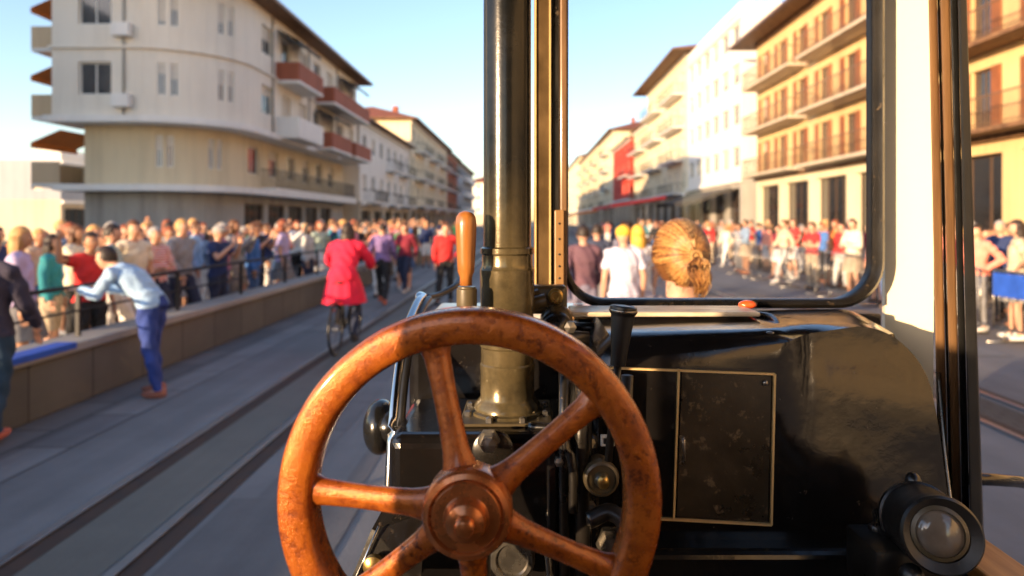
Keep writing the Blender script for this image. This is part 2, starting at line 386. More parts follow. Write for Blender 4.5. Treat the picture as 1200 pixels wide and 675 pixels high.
def rect_building(name, label, cat, x0,x1,y0,y1, floors, side, wall, roof=('hip',.7), wk='plain', win=(1.2,1.5,2.6), balc=None, gf=None, endwin=0, cornice=None, group=None, blinds=.35, band=None, gfmat=None, sill=.9):
    """floors: list of z levels [0, gf_top, f1.., top]; side=+1 street face at x1 (left houses) / -1 street face at x0"""
    E = empty(name, ((x0+x1)/2, (y0+y1)/2, 0)); tag(E, label, cat, group)
    L = y1-y0; n = max(1, int(L/win[2])); pitch = L/n
    cols = [(pitch*(i+.5)-win[0]/2, pitch*(i+.5)+win[0]/2) for i in range(n)]
    rows = [(z+sill, min(z+sill+win[1], floors[k+2]-.25)) for k, z in enumerate(floors[1:-1])]
    ng = max(1, int(L/4.2)); pg = L/ng
    gcols = [(pg*i+.45, pg*(i+1)-.45) for i in range(ng)]
    grow = [(.35, floors[1]-.75)]
    up = MB(); g = MB()
    A = ((x1,y0),(x1,y1)) if side > 0 else ((x0,y1),(x0,y0))
    H = facade(up, *A, floors[1], floors[-1], cols, rows)
    G = facade(g, *A, 0, floors[1]-.002, gcols, grow, .35)
    # near end (faces the camera), far end and back
    Le = x1-x0; ecols = [(Le*(i+.5)/endwin-.5, Le*(i+.5)/endwin+.5) for i in range(endwin)] if endwin else []
    H2 = facade(up, (x0,y0),(x1,y0), floors[1], floors[-1], ecols, rows if endwin else [])
    facade(g, (x0,y0),(x1,y0), 0, floors[1]-.002)
    for q in (((x1,y1),(x0,y1)), (((x0,y1),(x0,y0)) if side > 0 else ((x1,y0),(x1,y1)))):
        facade(up, *q, floors[1], floors[-1]); facade(g, *q, 0, floors[1]-.002)
    up.poly([(x0,y0,floors[-1]),(x1,y0,floors[-1]),(x1,y1,floors[-1]),(x0,y1,floors[-1])])
    up.build('wall', wall, E); g.build('ground_floor_wall', gfmat or M['stone'], E)
    put_windows(E, H+H2, wk, blinds); put_windows(E, G, 'shop')
    tr = MB(); xf = x1 if side > 0 else x0
    def strip(z, o, t): tr.box(min(xf+side*.003, xf+side*o), max(xf+side*.003, xf+side*o), y0, y1, z, z+t)
    if band:
        for z in floors[1:-1]: strip(z-.1, .08, .2)
    strip(floors[1]-.35, .25, .3)
    strip(floors[-1]-.3, .15, .28)
    tr.build('cornice', cornice or M['trimw'], E)
    if roof[0] == 'hip':
        r = MB(); hip_roof(r, x0,x1,y0,y1, floors[-1]+.003, roof[1]); ro = r.build('roof', [M['tilem'], M['eave']], E)
        for k in range(max(1, int(L/14))):
            yy = y0+L*(k+.5)/max(1,int(L/14)); xx = (x0+x1)/2+side*(x1-x0)*.2
            MB().box(xx-.35,xx+.35,yy-.5,yy+.5,floors[-1],floors[-1]+(x1-x0)*.5*.35+1.0).build('chimney', M['brickr'], ro)
    else:
        r = MB(); r.box(x0,x1,y0,y1,floors[-1]+.003,floors[-1]+.25); r.box(x0,x1,y0,y0+.2,floors[-1]+.253,floors[-1]+.9); r.box(xf-.1,xf+.1,y0+.2,y1,floors[-1]+.253,floors[-1]+.9)
        r.build('roof', M['trimw'], E)
    if balc:
        for (k, a, b, depth, style, sm, pm) in balc:
            balcony(E, side, xf, y0+a*L, y0+b*L, floors[k], depth, sm, style, pm)
    return E
XL, XR = -14.0, 16.0

def curved_building():
    E = empty('apartment_building', (-19, 43, 0)); tag(E, 'large grey-beige corner apartment block with rounded corner, white slabs and red-brown balconies', 'building')
    def fp(o, r=4.0):       # plan with inset o
        x0, x1, y0, y1 = -21.6+o, XL-o, 31+o, 56-o; rr = r-o*.5
        pts = [(x0,y1),(x0,y0)]
        for i in range(13):
            a = -PI/2+PI/2*i/12; pts.append((x1-rr+rr*math.cos(a), y0+rr+rr*math.sin(a)))
        pts.append((x1,y1)); return pts
    def slab(o, z0, z1, nm, mat, par=E):
        mb = MB(); p = fp(o); mb.poly([(x,y,z1) for x,y in p]); mb.poly([(x,y,z0) for x,y in p])
        for i in range(len(p)):
            a, b = p[i], p[(i+1)%len(p)]; mb.poly([(*a,z0),(*b,z0),(*b,z1),(*a,z1)])
        return mb.build(nm, mat, par)
    def vol(o, z0, z1, nm, mat, ends, street, rows, corner=None):
        mb = MB(); p = fp(o); hs = []
        for i in range(len(p)):
            a, b = p[i], p[(i+1)%len(p)]; L = math.dist(a,b)
            if i == 1: hs += facade(mb, a, b, z0, z1, [(u,u+w) for u,w in ends if u+w < L-.2], rows)
            elif i == len(p)-2: hs += facade(mb, a, b, z0, z1, [(u,u+w) for u,w in street if u+w < L-.2], rows)
            elif corner and i in (4, 5, 9, 10): hs += facade(mb, a, b, z0, z1, [(.08, L-.08)], rows, .1)
            else: facade(mb, a, b, z0, z1)
        mb.build(nm, mat, E); return hs
    st = [(1.0+2.9*i, 1.5) for i in range(7)]
    put_windows(E, vol(.9, 3.45, 6.25, 'wall', M['beige'], [(1.0,1.4),(3.6,1.4)], st, [(4.3,5.8)], True), 'plain', .4)
    put_windows(E, vol(.9, 0, 3.15, 'ground_floor_wall', M['conc'], [(.5,2.2),(3.1,2.0)], [(.5+3.3*i, 2.7) for i in range(6)], [(.3,2.7)]), 'shop')
    put_windows(E, vol(0, 6.55, 13.0, 'wall', M['greyr'], [(1.2,1.5),(4.0,1.5)], st, [(7.5,9.0),(10.7,12.2)], True), 'plain', .6)
    slab(0, 3.15, 3.45, 'canopy', M['trimw']); slab(-.25, 6.25, 6.55, 'floor_slab', M['trimw'])
    slab(-.12, 9.6, 9.72, 'string_course', M['greyr'])
    r = slab(-1.1, 13.003, 13.2, 'roof', M['eave'])
    h = MB(); p = fp(-1.1); q = fp(2.9, 3.2); q = [(x,y) for x,y in q]
    for i in range(len(p)):
        a,b,c,d = p[i], p[(i+1)%len(p)], q[(i+1)%len(q)], q[i]; h.poly([(*a,13.203),(*b,13.203),(*c,14.6),(*d,14.6)])
    h.poly([(x,y,14.6) for x,y in q]); h.build('roof_tiles', M['tilem'], r)
    for k,(a,b,z,pm) in enumerate([(38,42.5,9.6,M['brickr']),(45,55,9.6,M['brickr']),(38,42.5,6.55,M['trimw']),(44.5,49.5,6.55,M['brickr']),(50.5,55.5,6.55,M['brickr']),(38,55.5,3.45,M['iron'])]):
        balcony(E, 1, XL if z > 4 else XL-.85, a, b, z+.003 if z > 4 else z+.16, 1.3 if z > 4 else .85, M['trimw'], 'bars' if pm is M['iron'] else 'solid', pm)
    for y in (37.4, 43.6, 50.0):
        MB().tube([(XL+.07,y,6.6),(XL+.07,y,12.95)], .05, 8).build('downpipe', M['conc'], E, True)
    MB().tube([(-18.3,30.93,6.6),(-18.3,30.93,12.95)], .05, 8).build('downpipe', M['conc'], E, True)
    for (x,z) in ((-18.3,7.2),(-18.3,10.4)):
        MB().box(x-.4,x+.4,30.6,30.97,z-.3,z+.3,.03,2).build('air_conditioner', M['trimw'], E)
    for z in (3.5, 6.6, 9.75):
        balcony(E, -1, -21.6, 31.5, 35, z, 1.3, M['trimw'], 'solid', M['tan'])
        aw = MB(); aw.poly([(-21.62,31.6,z+2.5),(-23.0,31.6,z+1.9),(-23.0,34.9,z+1.9),(-21.62,34.9,z+2.5)]); aw.poly([(-23.0,31.6,z+1.9),(-23.0,31.6,z+1.65),(-23.0,34.9,z+1.65),(-23.0,34.9,z+1.9)])
        aw.build('awning', M['orangecloth'], E)
    for (a,b,z) in ((38.2,42.3,12.5),(45.2,49.5,9.3),(50.6,55.2,12.5)):
        aw = MB(); aw.poly([(XL+.02,a,z),(XL+1.2,a,z-.6),(XL+1.2,b,z-.6),(XL+.02,b,z)]); aw.poly([(XL+1.2,a,z-.6),(XL+1.2,a,z-.8),(XL+1.2,b,z-.8),(XL+1.2,b,z-.6)])
        aw.build('awning', M['darkcloth'], E)
curved_building()
W, I = M['trimw'], M['iron']
g1 = 'houses along the left of the street'; g2 = 'houses along the right of the street'
rect_building('white_house', 'low white house with dark balconies right behind the grey-beige corner block', 'house', -25,XL,57,81,[0,3.4,6.8,10.3],1,M['white'], ('hip',.8), win=(1.3,1.4,3.2), balc=[(1,.45,.62,1,'bars',W,I),(2,.45,.62,1,'bars',W,I),(1,.72,.97,1,'bars',W,I),(2,.72,.97,1,'bars',W,I),(1,.05,.3,1,'bars',W,I)], group=g1, endwin=2)
rect_building('white_house', 'taller white house with stacked balconies, third building along the left side', 'house', -26,XL,82,119,[0,3.6,7,10.4,13.9],1,M['pale'], ('hip',1.0), win=(1.4,1.5,3.4), balc=[(k,a,a+.22,1.3,'bars',W,I) for k in (1,2,3) for a in (.08,.4,.72)], group=g1, endwin=2)
rect_building('brick_house', 'red-brown house between the white balcony house and the far blue-grey one', 'house', -24,XL,120,136,[0,3.6,7,10.4,13.6],1,M['brickr'], ('hip',.9), balc=[(k,.1,.9,1.0,'bars',W,I) for k in (1,2,3)], group=g1)
rect_building('blue_grey_house', 'narrow blue-grey house at the far end of the left row', 'house', -26,XL,137,175,[0,3.6,7,10.4,13.4],1,M['bluegrey'], ('hip',.9), balc=[(k,.3,.9,1.0,'solid',W,W) for k in (1,2,3)], group=g1)
rect_building('white_house', 'small white house closing the end of the street behind the chimney pipe', 'house', -22,-9,240,252,[0,4,8,12,15],1,M['white'], ('hip',.6), endwin=4)
rect_building('low_building', 'low grey flat-roofed building at the far left edge of the square', 'building', -62,-41,60,75,[0,3.6,7.1],1,M['bluegrey'], ('flat',0), endwin=5)
# right-hand row
rect_building('ochre_house', 'ochre house with brown wooden galleries seen through the right cab opening', 'house', XR,29,16.5,28.6,[0,4.85,7.8,10.8,14.0],-1,M['ochre'], ('hip',1.3), wk='shutter', win=(1.1,2.1,3.0), sill=.15, balc=[(k,.06,.94,1.1,'bars',M['eave'],M['brownwood']) for k in (1,2,3)], gfmat=M['ochre'], band=True, cornice=M['eave'], group=g2)
rect_building('ochre_house', 'sunlit golden house with long balconies and deep eaves, filling the right of the window', 'house', XR,30,29.2,47.6,[0,4.85,7.8,10.8,14.0],-1,M['ochre'], ('hip',1.6), wk='shutter', win=(1.1,2.1,2.8), sill=.15, balc=[(k,a,b,1.2,'bars',M['stone'],M['brownwood']) for k in (1,2,3) for a,b in ((.02,.47),(.53,.98))], gfmat=M['pale'], band=True, cornice=M['eave'], endwin=3, group=g2)
rect_building('white_house', 'bright white modern block with rows of windows over a dark shop awning', 'building', XR,29,51,68,[0,5,8.2,11.3,14.3,17.2],-1,M['white'], ('flat',0), win=(1.9,1.5,2.8), gfmat=M['conc'], endwin=2, group=g2, blinds=.2)
rect_building('beige_house', 'tall beige house with dark overhanging eaves left of the white block', 'house', XR,30,68.6,91,[0,4.6,8,11.4,14.8,18.6],-1,M['pale'], ('hip',1.8), win=(1.3,1.8,2.9), balc=[(k,a,b,1.2,'bars',W,I) for k in (1,2,3,4) for a,b in ((.05,.42),(.55,.95))], endwin=3, group=g2, sill=.4)
rect_building('red_house', 'house with a flat red front panel above the red street awning', 'house', XR-.4,28,103,124,[0,5.2,8.6,12,14.2],-1,M['redr'], ('hip',.6), win=(1.2,1.5,4.8), balc=[(2,.0,.4,1.0,'bars',W,I)], group=g2, endwin=0)
rect_building('pale_house', 'pale yellow house squeezed between the red front and the tall beige house', 'house', XR,28,91.6,102.4,[0,4.6,8,11.4,14.8],-1,M['beige'], ('hip',.6), win=(1.3,1.6,2.6), balc=[(k,.1,.9,1.2,'bars',W,I) for k in (1,2,3)], endwin=2, group=g2)
rect_building('pale_house', 'cream house with a red hipped roof standing beyond the red front', 'house', XR,34,126,150,[0,4.6,8,11.4,14.8,18.4],-1,M['pale'], ('hip',1.2), win=(1.5,1.6,2.6), balc=[(k,.3,.7,1.2,'bars',W,I) for k in (1,2,3,4)], endwin=4, group=g2)
rect_building('cream_house', 'long cream house with dark balconies just right of the window post', 'house', XR,30,151,205,[0,4.6,8,11.4,14.8,18.6],-1,M['beige'], ('hip',1.0), win=(1.6,1.7,3.2), balc=[(k,a,a+.12,1.3,'bars',W,I) for k in (1,2,3,4) for a in (.1,.45,.8)], endwin=3, group=g2)
rect_building('cream_house', 'farthest cream house of the right-hand row, ending the street', 'house', XR,30,206,270,[0,4.6,8,11.4,15,18.6,21],-1,M['pale'], ('hip',1.0), win=(1.6,1.7,3.4), group=g2)
rect_building('ochre_house', 'ochre house behind the cab on the right, outside the picture', 'house', XR,29,-60,14,[0,4.85,7.8,10.8,14.0],-1,M['ochre'], ('hip',1.3), win=(1.2,2.0,5), cornice=M['eave'])
# unseen blocks added left of and behind the train to shade roadway and corner building
rect_building('shade_block', 'unseen grey-beige block out of view on the left, added to shade the corner building', 'building', -40,-26,19.2,26.6,[0,4,7.4,10.8,13.6],1,M['greyr'], ('flat',0))
rect_building('shade_hall', 'unseen long low stone block behind the train, added to shade the roadway', 'building', -70,-50,-140,6,[0,4,7.35],1,M['stone'], ('flat',0), win=(2,1.8,6))

def awning(name, label, x0,x1,y0,y1,zt,zb,mat, legs=True, cat='awning'):
    E = empty(name, ((x0+x1)/2,(y0+y1)/2,0)); tag(E, label, cat)
    c = MB(); n = 10
    for i in range(n):
        ya, yb = y0+(y1-y0)*i/n, y0+(y1-y0)*(i+1)/n
        sa = .05*math.sin(i*1.7); sb = .05*math.sin((i+1)*1.7)
        c.poly([(x1,ya,zt),(x0,ya,zb+sa),(x0,yb,zb+sb),(x1,yb,zt)]); c.poly([(x0,ya,zb+sa),(x0-.01,ya,zb-.3+sa),(x0-.01,yb,zb-.3+sb),(x0,yb,zb+sb)])
    c.poly([(x0,y0,zb),(x1,y0,zt),(x1,y0,zt-.25),(x0,y0,zb-.25)])
    c.build('canopy', mat, E, merge=True)
    if legs:
        for x,y,z in ((x0+.05,y0+.05,zb),(x0+.05,y1-.05,zb),(x1-.05,y0+.05,zt),(x1-.05,y1-.05,zt)):
            MB().box(x-.03,x+.03,y-.03,y+.03,0,z-.01).build('leg', M['iron'], E)
    return E
awning('awning', 'long red cloth awning above the crowd in front of the red-fronted house', 7.6,12.6,62,80,4.0,3.2,M['redcloth'])
awning('awning', 'dark awning along the shopfront of the white block', XR-3.2,XR-.4,52,67.5,4.3,3.3,M['darkcloth'])
awning('awning', 'orange market awning lower than the red one, nearer the window post', 5.4,8.6,84,100,3.1,2.6,M['orangecloth'])

# parapet wall, railing and barriers
E = empty('parapet_wall', (-4.6, 20, 0)); tag(E, 'low stone parapet wall running along the left pavement in front of the crowd', 'wall')
MB().box(-4.75,-4.42,-6,46,0,.52,.01,1).build('stone_base', M['wallstone'], E)
MB().box(-4.80,-4.37,-6,46,.522,.61,.015,2).build('coping', asphalt('coping_stone', (.36,.34,.31)), E)
E = empty('railing', (-4.62, 20, .61)); tag(E, 'grey metal handrail on top of the low stone wall', 'railing')
MB().tube([(-4.62,-6,1.12),(-4.62,46,1.12)], .022, 8).tube([(-4.62,-6,.87),(-4.62,46,.87)], .012, 8).build('handrail', M['iron'], E, True)
for i in range(26):
    MB().box(-4.64,-4.60,-5+i*2,-4.96+i*2,.61,1.10).build('post', M['iron'], E)
tag(MB().box(-4.55,-4.362,3.8,6.6,.614,.622).box(-4.362,-4.354,3.8,6.6,.565,.622).build('cloth_banner', M['bluecloth']), 'blue cloth strip laid over the coping at the lower left corner', 'banner')
def barrier(y):
    E = empty('crowd_barrier', (7.0, y, 0)); m = MB()
    for z in (.2, 1.05): m.tube([(7,y-1.05,z),(7,y+1.05,z)], .018, 6)
    for s in (-1,1): m.tube([(7,y+s*1.05,.2),(7,y+s*1.05,1.05)], .018, 6)
    for i in range(13): yy = y-.93+i*.155; m.tube([(7,yy,.2),(7,yy,1.05)], .007, 5)
    m.build('panel', M['steel'], E, True)
    for s in (-1,1):
        MB().tube([(7,y+s*.8,.2),(7,y+s*.8,.02)], .018, 6).tube([(6.72,y+s*.8,.02),(7.28,y+s*.8,.02)], .018, 6).build('leg', M['steel'], E, True)
    return E
b0 = barrier(9.2); bl = ['nearest metal crowd barrier, seen through the right cab opening','second metal crowd barrier from the cab on the right','metal crowd barrier just right of the blonde woman, third away','fourth metal crowd barrier along the right of the road','fifth metal crowd barrier along the right of the road','sixth and farthest metal crowd barrier on the right of the road']
for i, l in enumerate(bl):
    b = b0 if i == 0 else copy_tree(b0); b.location.y = 9.2+i*2.4+(i>1)*1.0; tag(b, l, 'barrier', 'metal barriers along the right of the road')
tag(MB().box(6.955,6.975,8.25,10.2,.68,1.02).build('cloth_banner', M['bluecloth']), 'blue banner hung on the nearest barrier beyond the right cab opening', 'banner')

# ------------------------------------------------------------------ people
def limb_pts(J, names): return [J[n] for n in names]
def base_pose():
    return dict(pelvis=(0,0,.95), waist=(0,.01,1.08), chest=(0,.0,1.28), sh=(0,-.01,1.43), neck=(0,0,1.50), head=(0,.02,1.615),
      shL=(-.18,0,1.405), elL=(-.235,-.02,1.13), wrL=(-.235,.06,.88), shR=(.18,0,1.405), elR=(.235,-.02,1.13), wrR=(.235,.06,.88),
      hipL=(-.09,0,.90), knL=(-.10,.02,.49), anL=(-.11,-.02,.085), hipR=(.09,0,.90), knR=(.10,.02,.49), anR=(.11,-.02,.085),
      hdL=(0,.25,-1), hdR=(0,.25,-1))
def pose(kind):
    J = base_pose()
    if kind == 'phone': J.update(elL=(-.25,.16,1.22), wrL=(-.09,.34,1.44), elR=(.25,.16,1.22), wrR=(.09,.34,1.44), hdL=(.25,.1,1), hdR=(-.25,.1,1))
    if kind == 'folded': J.update(elL=(-.25,.06,1.14), wrL=(.02,.22,1.16), elR=(.25,.06,1.13), wrR=(-.02,.20,1.20), hdL=(1,0,.05), hdR=(-1,0,.05))
    if kind == 'wave': J.update(elR=(.38,.08,1.42), wrR=(.42,.14,1.68), hdR=(.1,.1,1), anL=(-.15,.06,.085))
    if kind == 'walk': J.update(knL=(-.10,.20,.53), anL=(-.10,.26,.12), knR=(.10,-.02,.48), anR=(.10,-.28,.11), elL=(-.24,-.12,1.16), wrL=(-.24,-.10,.93), elR=(.24,.06,1.15), wrR=(.22,.22,.96))
    if kind == 'hip': J.update(elL=(-.38,-.06,1.18), wrL=(-.2,.06,1.02), hdL=(.6,.4,-.6), knR=(.14,.05,.49), anR=(.2,.06,.085))
    if kind == 'lean': J.update(waist=(0,.06,1.06), chest=(0,.20,1.20), sh=(0,.32,1.29), neck=(0,.38,1.33), head=(0,.47,1.41), shL=(-.18,.31,1.26), shR=(.18,.31,1.26), elL=(-.24,.42,1.05), elR=(.24,.42,1.05), wrL=(-.16,.62,1.10), wrR=(.16,.62,1.10), hdL=(.1,1,.1), hdR=(-.1,1,.1), knL=(-.1,-.03,.49), knR=(.12,.06,.48), anL=(-.1,-.12,.085), anR=(.12,0,.085))
    if kind == 'ride': # sits on a saddle at z .95, hands on a handlebar
        J.update(pelvis=(0,-.05,1.02), waist=(0,.02,1.13), chest=(0,.12,1.31), sh=(0,.17,1.45), neck=(0,.20,1.52), head=(0,.24,1.64), shL=(-.18,.17,1.42), shR=(.18,.17,1.42), elL=(-.29,.32,1.23), elR=(.29,.32,1.23), wrL=(-.28,.50,1.13), wrR=(.28,.50,1.13), hdL=(0,1,-.15), hdR=(0,1,-.15),
          hipL=(-.09,-.04,.98), hipR=(.09,-.04,.98), knL=(-.12,.36,.74), anL=(-.12,.18,.40), knR=(.12,.24,.58), anR=(.12,.10,.19))
    if kind == 'sit': # seat surface at z .46
        J.update({k:(v[0],v[1],v[2]-.40) for k,v in J.items() if not k.startswith(('hd','kn','an'))})
        J.update(knL=(-.12,.46,.53), anL=(-.12,.44,.09), knR=(.12,.46,.53), anR=(.12,.44,.09), elL=(-.24,.06,.72), wrL=(-.14,.30,.64), elR=(.24,.06,.72), wrR=(.14,.30,.64), hdL=(.2,1,-.1), hdR=(-.2,1,-.1))
    return {k: Vector(v) for k, v in J.items()}
def remesh(mb, vox):
    bmesh.ops.recalc_face_normals(mb.bm, faces=mb.bm.faces)
    me = bpy.data.meshes.new('tmp'); mb.bm.to_mesh(me); mb.bm.free()
    o = bpy.data.objects.new('tmp', me); COL.objects.link(o)
    r = o.modifiers.new('r','REMESH'); r.mode='VOXEL'; r.voxel_size=vox; r.use_smooth_shade=True
    s = o.modifiers.new('s','SMOOTH'); s.iterations=5; s.factor=.5
    dg = bpy.context.evaluated_depsgraph_get(); out = bpy.data.meshes.new_from_object(o.evaluated_get(dg))
    bpy.data.objects.remove(o); bpy.data.meshes.remove(me); return out
def add_head(bm_mb, c, fwd=0, seg=28):
    """head built facing +Y: skull, jaw, nose, lips, eyes, ears; material 0 skin, 1 eye white, 2 dark, 3 lips"""
    start = len(bm_mb.bm.verts)
    def g(a, s): return math.exp(-(a/s)**2)
    r = bmesh.ops.create_uvsphere(bm_mb.bm, u_segments=seg, v_segments=int(seg*.8), radius=1)
    for w in r['verts']:
        x,y,z = w.co
        X = x*.076; Y = y*.094; Z = z*.116
        if z < 0: X *= 1-.38*z*z; Y *= (1-.12*z*z) if y > 0 else (1-.35*z*z)
        if y > 0:
            Y *= 1-.10*max(0,-z)
            Y += .022*g(X,.012)*g(Z+.018,.018)*(y**2)                      # nose
            Y += .010*g(X,.020)*g(Z+.095,.02)+.006*g(X,.025)*g(Z+.058,.012)  # chin, mouth
            Y -= .010*(g(X-.030,.014)+g(X+.030,.014))*g(Z-.006,.012)       # eye sockets
            Y += .005*g(Z-.028,.01)*(abs(X)<.05)
        w.co = Vector((X,Y,Z))
    for f in {f for w in r['verts'] for f in w.link_faces}: f.material_index = 0
    for s in (-1,1):
        bm_mb.ell((s*.030,.074,.004), .012,.010,.008, 12, 8, 1); bm_mb.ell((s*.030,.0815,.004), .0055,.004,.0055, 8, 6, 2)
        bm_mb.ell((s*.031,.084,.024), .014,.004,.0028, 8, 6, 2)
        bm_mb.ell((s*.078,-.004,-.004), .008,.017,.028, 10, 8, 0)
    bm_mb.ell((0,.088,-.056), .022,.006,.006, 12, 6, 3)
    bm_mb.bm.verts.ensure_lookup_table()
    for v in bm_mb.bm.verts[start:]: v.co = v.co+Vector(c)
def add_hand(mb, w, d, side, curl=.35):
    d = Vector(d).normalized()
    ref = Vector((side,0,0)) if abs(d.x) < .8 else Vector((0,0,1))
    u = (ref-d*ref.dot(d)).normalized(); nrm = d.cross(u).normalized()*(-side)   # u: out, nrm: palm bend direction
    sp = Vector((0,1,0)); sp = (sp-d*sp.dot(d)); sp = sp.normalized() if sp.length > .2 else u
    bend = d.cross(sp).normalized()*side
    w = Vector(w)
    mb.tube([w-d*.02, w+d*.03, w+d*.085], [.024,.036,.038], 8, True, [.022,.018,.014], up=bend)
    for k, (off, L) in enumerate(((-.027,.062),(-.009,.075),(.009,.080),(.027,.072))):
        b = w+d*.08+sp*off; p1 = b+d*L*.45+bend*L*.12*curl; p2 = p1+d*L*.33+bend*L*.35*curl; p3 = p2+d*L*.22+bend*L*.4*curl
        mb.tube([b-d*.01,p1,p2,p3], [.0095,.009,.008,.006], 6)
    b = w+d*.03+sp*.03; mb.tube([b-sp*.01, b+sp*.022+d*.02, b+sp*.034+d*.045], [.012,.010,.007], 6)
PM = dict(skin=[flat('skin_light',(.62,.34,.22),.5,0,.08,30), flat('skin_tan',(.46,.24,.14),.5,0,.08,30)], eye=flat('eye_white',(.75,.73,.7),.25,0,.03), dark=flat('eye_dark',(.02,.015,.012),.3,0,.1), lip=flat('lips',(.45,.14,.11),.45,0,.1))
for s in PM['skin']: s.node_tree.nodes['Principled BSDF'].inputs['Subsurface Weight'].default_value = .05
VOX = .014
def person_meshes(kind, hair='short', legs='trousers', sleeves='short', detail=1):
    J = pose(kind); mb = MB()
    P = J['pelvis']; up = (J['sh']-P)
    side = Vector((1,0,0))
    def tors(pts, wx, dy):
        rings = []
        for p, a, b in zip(pts, wx, dy):
            rings.append(mb.ring(p, up, a, 16, b, up=(0,1,0) if abs(up.normalized().y) < .9 else (0,0,1)))
        for i in range(len(rings)-1): mb.bridge(rings[i], rings[i+1])
        mb.cap(rings[0][::-1]); mb.cap(rings[-1])
    lo = P-up.normalized()*.10
    tors([lo, P, J['waist'], J['chest'], J['sh']-up.normalized()*.02, J['sh']+up.normalized()*.03], [.135,.165,.135,.165,.15,.07], [.09,.115,.095,.115,.085,.05])
    mb.tube([J['sh']-up.normalized()*.03, J['neck'], J['head']-Vector((0,0,.06))], [.062,.052,.05], 12)
    for s in 'LR':
        sd = -1 if s == 'L' else 1
        c = J['sh']; mb.tube([c.lerp(J['sh'+s],.35), J['sh'+s]+Vector((0,0,-.005)), J['sh'+s].lerp(J['el'+s],.45), J['el'+s]], [.055,.056,.046,.038], 10)
        mb.tube([J['el'+s], J['el'+s].lerp(J['wr'+s],.3), J['wr'+s]], [.038,.039,.024], 10)
        mb.ell(J['el'+s], .038,.038,.038, 10, 8)
        mb.tube([J['hip'+s]+Vector((0,0,.04)), J['hip'+s].lerp(J['kn'+s],.25), J['hip'+s].lerp(J['kn'+s],.6), J['kn'+s]], [.088,.088,.07,.055], 12)
        mb.ell(J['kn'+s], .055,.055,.055, 10, 8)
        mb.tube([J['kn'+s], J['kn'+s].lerp(J['an'+s],.3), J['an'+s]], [.053,.056,.033], 10)
        a = J['an'+s]; mb.tube([a+Vector((0,-.05,-.04)), a+Vector((0,.04,-.03)), a+Vector((sd*.01,.15,-.055))], [.035,.038,.028], 10)
    body = remesh(mb, VOX)
    # classify by skeleton
    seg = []
    def S(a, b, tagn):
        for i in range(9): seg.append((a.lerp(b, i/8), tagn))
    S(lo, P, 'pel'); S(P, J['waist'], 'tor0'); S(J['waist'], J['chest'], 'tor'); S(J['chest'], J['sh'], 'tor'); S(J['neck'], J['head'], 'head')
    for sx in (-.1,.1):
        o = Vector((sx,0,0)); S(P+o, J['waist']+o, 'tor0'); S(J['waist']+o, J['chest']+o, 'tor'); S(J['chest']+o, J['sh']+o, 'tor')
    for s in 'LR':
        S(J['sh'+s], J['sh'+s].lerp(J['el'+s],.62), 'uarm'); S(J['sh'+s].lerp(J['el'+s],.7), J['el'+s], 'arm'); S(J['el'+s], J['wr'+s], 'arm')
        S(J['hip'+s], J['kn'+s], 'leg'); S(J['kn'+s], J['an'+s], 'shin'); a = J['an'+s]; S(a+Vector((0,-.05,-.04)), a+Vector((0,.15,-.05)), 'foot')
    kd = KDTree(len(seg))
    for i,(p,_) in enumerate(seg): kd.insert(p, i)
    kd.balance()
    bm = bmesh.new(); bm.from_mesh(body); bm.normal_update()
    cls = {v.index: seg[kd.find(v.co)[1]][1] for v in bm.verts}
    cls_low = lambda v: abs(v.co.z-J['waist'].z+.05) < .07
    def cloth(tags, off, name, mat, zmin=None):
        b2 = bm.copy(); b2.verts.ensure_lookup_table()
        keep = [f for f in b2.faces if sum(cls[v.index] in tags for v in f.verts) >= 3]
        ks = set(keep)
        bmesh.ops.delete(b2, geom=[f for f in b2.faces if f not in ks], context='FACES')
        for v in b2.verts:
            k = off+.005+.006*math.sin(v.co.z*34+v.co.x*22+2*math.sin(v.co.y*30))+.004*math.sin(v.co.x*55+v.co.z*18+v.co.y*40)+(.012*max(0,math.sin(v.co.x*14+2)) if name=='shirt' and cls_low(v) else 0)
            v.co += v.normal*k
        me = bpy.data.meshes.new(name); b2.to_mesh(me); b2.free(); me.materials.append(mat)
        me.polygons.foreach_set('use_smooth',[True]*len(me.polygons)); return me
    ref = flat('cloth_plain', (.5,.5,.5), .9)
    tt = {'tor','tor0','uarm'}
    if sleeves == 'long': tt.add('arm')
    if sleeves == 'coat': tt |= {'arm','pel'}
    parts = []
    parts.append(('coat' if sleeves == 'coat' else 'shirt', cloth(tt, .014 if sleeves != 'coat' else .03, 'shirt', ref)))
    if sleeves == 'coat':
        ct = MB(); p0 = J['waist']; rr = []
        for t,(a,b) in enumerate(((.16,.135),(.20,.18),(.235,.22),(.26,.25),(.275,.27))):
            z = p0.z+.02-t*.125
            rr.append([ct.bm.verts.new((math.cos(q*PI/20)*(a+.010*math.sin(q*2.1)*t*.6), p0.y-.02+.03*t*(1 if math.sin(q*PI/20) > 0 else .3)+math.sin(q*PI/20)*(b+.010*math.cos(q*1.7)*t*.6), z)) for q in range(40)])
        for t in range(4): ct.bridge(rr[t], rr[t+1])
        o = ct.build('coat_skirt', ref, None, True); parts.append(('coat_skirt', o.data)); bpy.data.objects.remove(o)
    if legs == 'trousers': parts.append(('trousers', cloth({'pel','tor0','leg','shin'} - ({'tor0'} if 0 else set()), .009, 'trousers', ref)))
    elif legs == 'shorts': parts.append(('shorts', cloth({'pel','leg'}, .016, 'shorts', ref)))
    else:
        sk = MB(); c0 = J['waist']; rr = []
        for t,(a,b) in enumerate(((.15,.11),(.19,.145),(.22,.19),(.25,.22))):
            z = c0.z-.03-t*.16
            rr.append([sk.bm.verts.new((math.cos(q*PI/12)*(a+.012*math.sin(q*3)*t), c0.y+math.sin(q*PI/12)*(b+.012*math.cos(q*2.6)*t), z)) for q in range(24)])
